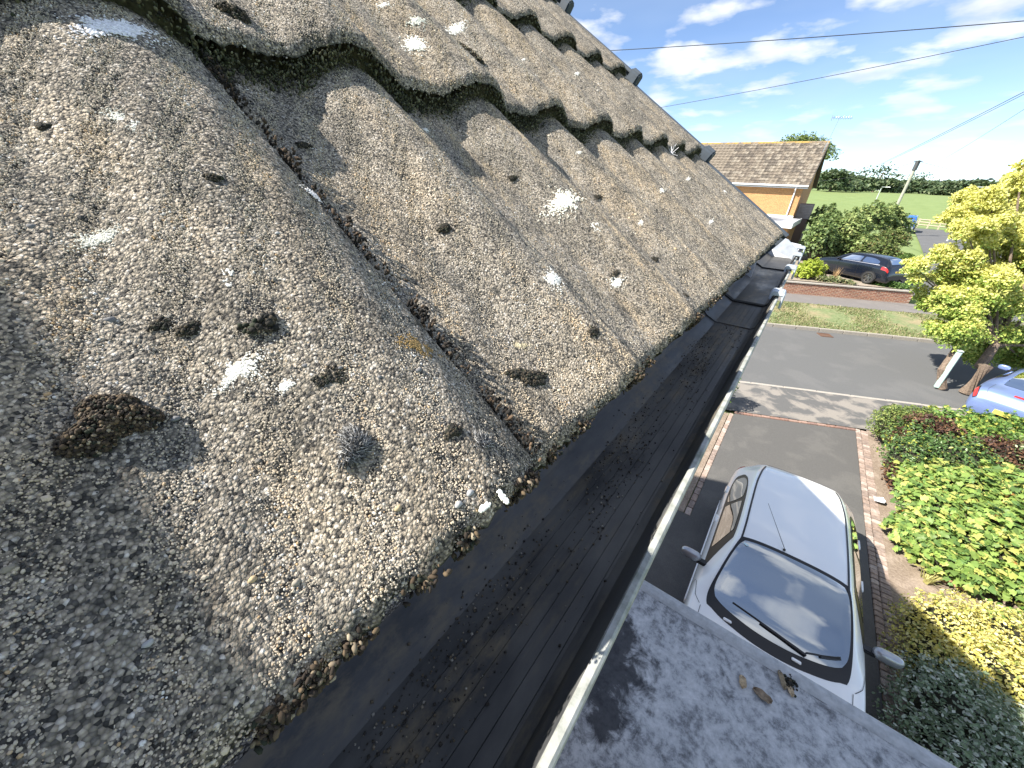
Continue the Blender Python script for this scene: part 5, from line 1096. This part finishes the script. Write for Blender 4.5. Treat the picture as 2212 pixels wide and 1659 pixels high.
    def mirror(s, x, side, z, y, m, lab='door_mirror', sc=1.0):
        n1, n2 = 12, 8; V = []; F = []
        for i in range(n2 + 1):
            for j in range(n1):
                a = math.pi * i / n2; q = 2 * math.pi * j / n1; e = lambda c: math.copysign(abs(c) ** .7, c)
                V.append((x + sc * .065 * e(math.sin(a) * math.cos(q)) * (1.0 if math.cos(q) > 0 else .55), side * (y + sc * .125 * e(math.cos(a))), z + sc * .075 * e(math.sin(a) * math.sin(q))))
        for i in range(n2):
            for j in range(n1): F.append((i * n1 + j, i * n1 + (j + 1) % n1, (i + 1) * n1 + (j + 1) % n1, (i + 1) * n1 + j))
        o = MB().add(V, F).build(lab, m, s.root, smooth_=True)
        MB().box((x + .01, side * (y - sc * .15), z - .04), (.09, .14, .05)).build('mirror_arm', M_['black_plastic'], o, bevel=.012)

# ---- white hatchback on the drive: rows x, w_sill, w_mid, w_belt, z_belt, w_rail, z_rail, z_crown
WHITE = paint('white_car_paint', (.92, .92, .90), .35)
ST = [(2.10, .55, .62, .58, .58, .42, .60, .62), (2.02, .66, .74, .70, .64, .56, .68, .70), (1.75, .76, .82, .79, .74, .66, .78, .81), (1.30, .80, .85, .83, .84, .70, .89, .92), (1.02, .80, .86, .835, .875, .715, .925, .97), (.60, .80, .86, .84, .90, .655, 1.16, 1.215), (.20, .80, .86, .84, .92, .585, 1.345, 1.40), (-.2, .80, .86, .84, .935, .575, 1.375, 1.43), (-.9, .80, .86, .84, .95, .57, 1.365, 1.42), (-1.5, .80, .85, .825, .965, .545, 1.325, 1.375), (-1.84, .78, .83, .80, .97, .50, 1.255, 1.30), (-1.97, .76, .81, .77, .93, .56, 1.10, 1.13), (-2.08, .74, .78, .74, .86, .60, .93, .95), (-2.16, .66, .70, .66, .60, .5, .64, .66)]
wc = Car('white_car', 'white hatchback parked on the driveway facing the house', (1.075, 4.74, 0), R(-90), ST, WHITE); wc.root.scale = (1, 1.035, 1); wc.body()
ws = wc.patch('windscreen_seal', lambda a, b: .17 + (.93 + .16 * (1 - (2 * b - 1) ** 2)) * a * 1.0 - .02, lambda a, b: 3.06 + b * 3.88, M_['seal'], .004, 24, 30, rnd=.10)
wg = wc.patch('windscreen', lambda a, b: .20 + (.75 + .15 * (1 - (2 * b - 1) ** 2)) * a, lambda a, b: 3.14 + b * 3.72, M_['glass'], .008, 24, 30, rnd=.13)
for sd in (0, 1):
    f = (lambda w: w) if sd == 0 else (lambda w: 10 - w)
    so_ = wc.patch('side_glass_seal', lambda a, b: -1.52 + a * 2.20 - .10 * b * 0 - .55 * a ** 6 * b, lambda a, b, f=f: f(2.10 + .80 * b * (1 - .35 * (1 - a) ** 6)), M_['seal'], .004, 30, 8, rnd=.25)
    wc.patch('side_glass', lambda a, b: -1.40 + a * .66, lambda a, b, f=f: f(2.2 + .6 * b * (1 - .4 * (1 - a) ** 4)), M_['glass'], .008, 14, 8, par=so_, rnd=.2)
    wc.patch('side_glass', lambda a, b: -.66 + a * .92 - .25 * a ** 4 * b, lambda a, b, f=f: f(2.2 + .6 * b), M_['glass'], .008, 16, 8, par=so_, rnd=.08)
    wc.strip('roof_trim', [(.24, f(3.16)), (-.4, f(3.14)), (-1.2, f(3.14)), (-1.74, f(3.2))], .022, M_['seal'])
    wc.strip('bonnet_gap', [(1.12, f(3.0)), (1.5, f(2.9)), (1.9, f(2.9))], .006, M_['gap']); wc.strip('door_gap', [(-.70, f(2.05)), (-.70, f(1.2)), (-.68, f(.5))], .007, M_['gap']); wc.strip('door_gap', [(.78, f(2.05)), (.80, f(1.2)), (.78, f(.5))], .007, M_['gap'])
    wc.strip('wing_gap', [(.80, f(2.1)), (1.0, f(2.4)), (1.1, f(2.9))], .006, M_['gap'])
    wc.patch('door_handle', lambda a, b: -.55 + a * .16, lambda a, b, f=f: f(1.78 + .14 * b), WHITE, .022, 6, 5, rnd=.2); wc.patch('door_handle', lambda a, b: -1.32 + a * .16, lambda a, b, f=f: f(1.80 + .14 * b), WHITE, .022, 6, 5, rnd=.2)
    wc.patch('side_moulding', lambda a, b: -1.3 + a * 2.2, lambda a, b, f=f: f(1.05 + .1 * b), WHITE, .014, 20, 4)
    wc.patch('tail_light', lambda a, b: -2.12 + a * .14, lambda a, b, f=f: f(1.62 + .75 * b), M_['red_lens'], .010, 6, 10)
    wc.patch('headlight', lambda a, b: 1.93 + a * .14, lambda a, b, f=f: f(1.55 + .8 * b), M_['clear_lens'], .008, 8, 8)
    for xx in (1.32, -1.22): wc.wheel(xx, (1 if sd == 0 else -1) * .745, .29); wc.arch(xx, 1 if sd == 0 else -1, .29)
MS = plain('mirror_silver', (.42, .44, .47), .3, metal=.6, coat=.6)
wc.mirror(.52, 1, 1.0, .985, MS); wc.mirror(.52, -1, 1.0, .985, MS)
wc.strip('tailgate_gap', [(-1.80, 3.3), (-1.82, 5), (-1.80, 6.7)], .006, M_['gap'])
def on(x, w, off): p, nr = wc.P(np.array([x]), np.array([w])); return p[0] + nr[0] * off
p0 = on(.13, 5.35, .005); an = MB().tube([p0, p0 + [-.01, 0, .02]], .014, 8).build('aerial', M_['black_plastic'], wc.root); MB().tube([p0 + [-.01, 0, .02], p0 + [-.52, -.28, .20]], [.004, .0025], 5).build('rod', M_['black_plastic'], an)
for w0, x0, w1, x1, k in ((4.15, 1.03, 6.2, .92, 0), (3.35, .87, 4.15, 1.01, 1), ):
    pts = [on(x0 + (x1 - x0) * t, w0 + (w1 - w0) * t, .022) for t in np.linspace(0, 1, 8)]; wo_ = MB().tube(pts, .008, 5).build('wiper', M_['black_plastic'], wc.root)
    pts = [on(x0 + (x1 - x0) * t + .015, w0 + (w1 - w0) * t, .030) for t in np.linspace(0, .6, 6)]; MB().tube(pts, .012, 5).build('wiper_arm', M_['black_plastic'], wo_)
for w0 in (4.35, 6.2): c_ = on(1.145 if w0 > 6 else 1.15, w0, .012); MB().box(c_, (.035, .085, .02)).build('washer_cover', WHITE, wc.root, bevel=.006)
c_ = on(.27, 6.62, .0095); MB().tube([c_ - [0, 0, .001], c_ + [.0, 0, .001]], .03, 16).build('round_sticker', plain('sticker', (.55, .70, .72), .5), wg)
MB().box((-2.10, 0, .45), (.16, 1.36, .28)).build('rear_bumper', WHITE, wc.root, bevel=.05); MB().box((2.06, 0, .42), (.16, 1.2, .26)).build('front_bumper', WHITE, wc.root, bevel=.05)
MB().box((-2.20, 0, .62), (.02, .52, .11)).build('number_plate', plain('yellow_plate', (.62, .48, .05), .5), wc.root)
wc.patch('rear_glass', lambda a, b: -1.99 + a * .13, lambda a, b: 3.3 + 3.4 * b, M_['glass'], .008, 8, 20, rnd=.1)

# ---- dark blue-black hatchback across the road
NAVY = paint('black_car_paint', (.006, .009, .017), .2, .45)
ST2 = [(1.98, .62, .66, .60, .60, .45, .64, .66), (1.85, .74, .80, .76, .70, .6, .74, .76), (1.40, .80, .86, .83, .86, .70, .90, .93), (.95, .82, .87, .85, .92, .70, .97, 1.01), (.45, .82, .87, .855, .95, .62, 1.24, 1.28), (.1, .82, .87, .855, .96, .58, 1.34, 1.39), (-.5, .82, .87, .855, .97, .575, 1.37, 1.42), (-1.1, .82, .87, .85, .99, .56, 1.345, 1.39), (-1.55, .81, .86, .83, 1.0, .53, 1.28, 1.32), (-1.80, .80, .85, .82, .96, .60, 1.06, 1.09), (-1.90, .78, .83, .80, .88, .66, .95, .97), (-2.02, .74, .78, .74, .56, .55, .60, .62)]
wl = hit(1868, 613, .97); hd = math.atan2(.59, -.81); Rz = np.array([[math.cos(hd), -math.sin(hd)], [math.sin(hd), math.cos(hd)]]); ctr = wl[:2] - Rz @ np.array([-1.22, .86])
bc = Car('black_car', 'glossy blue black hatchback parked on the drive behind the brick wall', (ctr[0], ctr[1], .975), hd, ST2, NAVY, sill=.22); bc.body()
bc.patch('windscreen', lambda a, b: .14 + (.72 + .12 * (1 - (2 * b - 1) ** 2)) * a, lambda a, b: 3.12 + b * 3.76, M_['glass'], .007, 16, 20, rnd=.1)
bc.patch('rear_window', lambda a, b: -1.80 + a * .25, lambda a, b: 3.25 + 3.5 * b, M_['glass'], .007, 10, 16, rnd=.1)
for sd in (0, 1):
    f = (lambda w: w) if sd == 0 else (lambda w: 10 - w)
    bc.patch('side_window', lambda a, b: -1.35 + a * .78, lambda a, b, f=f: f(2.14 + .66 * b * (1 - .45 * (1 - a) ** 4)), M_['glass'], .007, 12, 8, rnd=.15); bc.patch('side_window', lambda a, b: -.48 + a * .98 - .35 * a ** 3 * b, lambda a, b, f=f: f(2.14 + .66 * b), M_['glass'], .007, 12, 8, rnd=.08)
    bc.strip('window_trim', [(-1.45, f(2.06)), (.6, f(2.06))], .02, M_['chrome']); bc.strip('door_gap', [(-.52, f(2.0)), (-.52, f(.5))], .012, M_['seal']); bc.strip('sill_strip', [(-.8, f(.8)), (.9, f(.75))], .03, M_['chrome'] if False else NAVY, .01)  # the strip along the sill is plain body paint
    bc.patch('tail_light', lambda a, b: -1.94 + a * .34, lambda a, b, f=f: f(1.50 + .42 * b + .1 * (1 - a)), M_['red_lens'], .014, 10, 8, rnd=.2)
    for xx in (1.24, -1.22): bc.wheel(xx, (1 if sd == 0 else -1) * .795, .315, .19); bc.arch(xx, 1 if sd == 0 else -1, .315)
    bc.mirror(.52, 1 if sd == 0 else -1, 1.02, .98, NAVY); bc.patch('door_handle', lambda a, b: -.42 + a * .18, lambda a, b, f=f: f(1.74 + .12 * b), NAVY, .02, 6, 5); bc.patch('door_handle', lambda a, b: -1.22 + a * .18, lambda a, b, f=f: f(1.76 + .12 * b), NAVY, .02, 6, 5)
MB().box((-1.985, 0, .72), (.03, .52, .115)).build('number_plate', plain('rear_plate', (.66, .50, .08), .5), bc.root); MB().box((-1.93, 0, .46), (.2, 1.5, .3)).build('rear_bumper', NAVY, bc.root, bevel=.06)

# ---- silver-blue coupe at the roadside, seen from behind
SILB = paint('silver_blue_paint', (.17, .24, .47), .3, metal=.35)
ST3 = [(2.0, .62, .66, .60, .58, .45, .60, .62), (1.8, .74, .80, .76, .66, .6, .70, .72), (1.0, .80, .86, .84, .84, .70, .88, .91), (.70, .82, .87, .85, .88, .68, .93, .97), (.1, .82, .87, .85, .90, .58, 1.20, 1.24), (-.4, .82, .87, .85, .91, .55, 1.24, 1.29), (-1.0, .82, .87, .85, .92, .54, 1.14, 1.20), (-1.45, .81, .86, .83, .91, .60, .97, 1.00), (-1.85, .78, .83, .78, .86, .62, .91, .93), (-2.03, .68, .74, .68, .62, .5, .66, .68)]
cw = hit(2168, 868, .55); hd3 = R(62); rr_ = hit(2128, 856, .62)
cen = np.array(rr_[:2]) + np.array([math.cos(hd3), math.sin(hd3)]) * 1.95 + np.array([math.sin(hd3), -math.cos(hd3)]) * (-.60 + .0)
rr_ = hit(2116, 853, .72); cen = np.array(rr_[:2]) + np.array([math.cos(hd3), math.sin(hd3)]) * 1.93 + np.array([-math.sin(hd3), math.cos(hd3)]) * -.66
sc3 = Car('silver_car', 'silver blue coupe parked at the kerb beyond the hedge', (cen[0], cen[1], .006), hd3, ST3, SILB); sc3.body()
sc3.patch('rear_window', lambda a, b: -1.42 + a * .85, lambda a, b: 3.2 + 3.6 * b, M_['glass'], .007, 14, 18, rnd=.12); sc3.patch('windscreen', lambda a, b: .1 + a * .62, lambda a, b: 3.15 + 3.7 * b, M_['glass'], .007, 12, 16)
for sd in (0, 1):
    f = (lambda w: w) if sd == 0 else (lambda w: 10 - w)
    sc3.patch('side_window', lambda a, b: -.95 + a * 1.45 - .3 * a ** 3 * b, lambda a, b, f=f: f(2.15 + .65 * b), M_['glass'], .007, 14, 8, rnd=.15)
    sc3.patch('tail_light_surround', lambda a, b: -2.0 + a * .30, lambda a, b, f=f: f(1.62 + .62 * b), M_['seal'], .010, 8, 8, rnd=.3); sc3.patch('tail_light', lambda a, b: -1.99 + a * .2, lambda a, b, f=f: f(1.72 + .42 * b), M_['red_lens'], .016, 8, 8, rnd=.3)
    sc3.strip('boot_gap', [(-1.45, f(3.0)), (-1.95, f(3.05))], .007, M_['gap'])
    for xx in (1.2, -1.2): sc3.wheel(xx, (1 if sd == 0 else -1) * .765, .30, .2); sc3.arch(xx, 1 if sd == 0 else -1, .30)
    sc3.mirror(.4, 1 if sd == 0 else -1, .97, .97, SILB)
p, nr = sc3.P(np.array([-1.62]), np.array([5.6])); MB().tube([p[0], p[0] + [-.08, 0, .28]], .006, 5).build('aerial', M_['black_plastic'], sc3.root); sc3.patch('brake_light', lambda a, b: -1.86 + a * .05, lambda a, b: 4.5 + b, M_['red_lens'], .012, 4, 6)
MB().box((-2.05, 0, .48), (.03, .52, .11)).build('number_plate', plain('silver_plate', (.62, .50, .1), .5), sc3.root)

# ---- blue van parked up the side street
BLUE = paint('blue_van_paint', (.02, .12, .50), .3)
ST4 = [(2.3, .7, .76, .7, .9, .5, .95, .98), (2.0, .84, .90, .86, 1.0, .7, 1.1, 1.12), (1.5, .86, .92, .89, 1.06, .76, 1.3, 1.33), (1.0, .86, .92, .90, 1.1, .72, 1.72, 1.78), (.4, .86, .92, .90, 1.12, .72, 1.84, 1.90), (-1.8, .86, .92, .90, 1.12, .72, 1.84, 1.90), (-2.15, .86, .92, .89, 1.10, .70, 1.76, 1.82), (-2.25, .84, .90, .86, .9, .7, 1.0, 1.02)]
vp = hit(1948, 502, .85); vd = math.atan2(17, 3.0)
bv = Car('blue_van', 'bright blue van parked up the side street', (vp[0] + .25, vp[1] + 1.6, float(zt(vp[0], vp[1])) + .03), vd, ST4, BLUE, sill=.25); bv.body(50)
bv.patch('rear_window', lambda a, b: -2.17 + a * .05, lambda a, b: 3.2 + 3.6 * b, M_['glass'], .01, 6, 10); bv.patch('windscreen', lambda a, b: 1.0 + a * .5, lambda a, b: 3.2 + 3.6 * b, M_['glass'], .01, 6, 10)
for sd in (0, 1):
    f = (lambda w: w) if sd == 0 else (lambda w: 10 - w)
    bv.patch('side_window', lambda a, b: -1.9 + a * 2.9, lambda a, b, f=f: f(2.2 + .6 * b), M_['glass'], .01, 8, 6); bv.patch('tail_light', lambda a, b: -2.22 + a * .12, lambda a, b, f=f: f(1.5 + .5 * b), M_['red_lens'], .012, 6, 6)
    for xx in (1.4, -1.4): bv.wheel(xx, (1 if sd == 0 else -1) * .8, .32, .2); bv.arch(xx, 1 if sd == 0 else -1, .32)
MB().box((-2.24, 0, .5), (.14, 1.7, .3)).build('rear_bumper', plain('van_bumper', (.45, .47, .5), .5), bv.root, bevel=.04); MB().box((-2.29, 0, .82), (.03, .5, .11)).build('number_plate', plain('van_plate', (.66, .52, .1), .5), bv.root)
# gravel drive under the black car
V, F = grid(lin(9.5, 16.2, 20), lin(23.5, 33, 24), lambda U, Cc: np.stack([*xy(U, Cc), zt(*xy(U, Cc)) + .012], -1)); o = link('gravel_drive', mesh_np('gravel_drive', V, [F], smooth_=True), gmat('gravel', [(.3, (.22, .18, .14)), (.7, (.36, .31, .25))], 14, bmp=.01)); o['kind'] = 'structure'
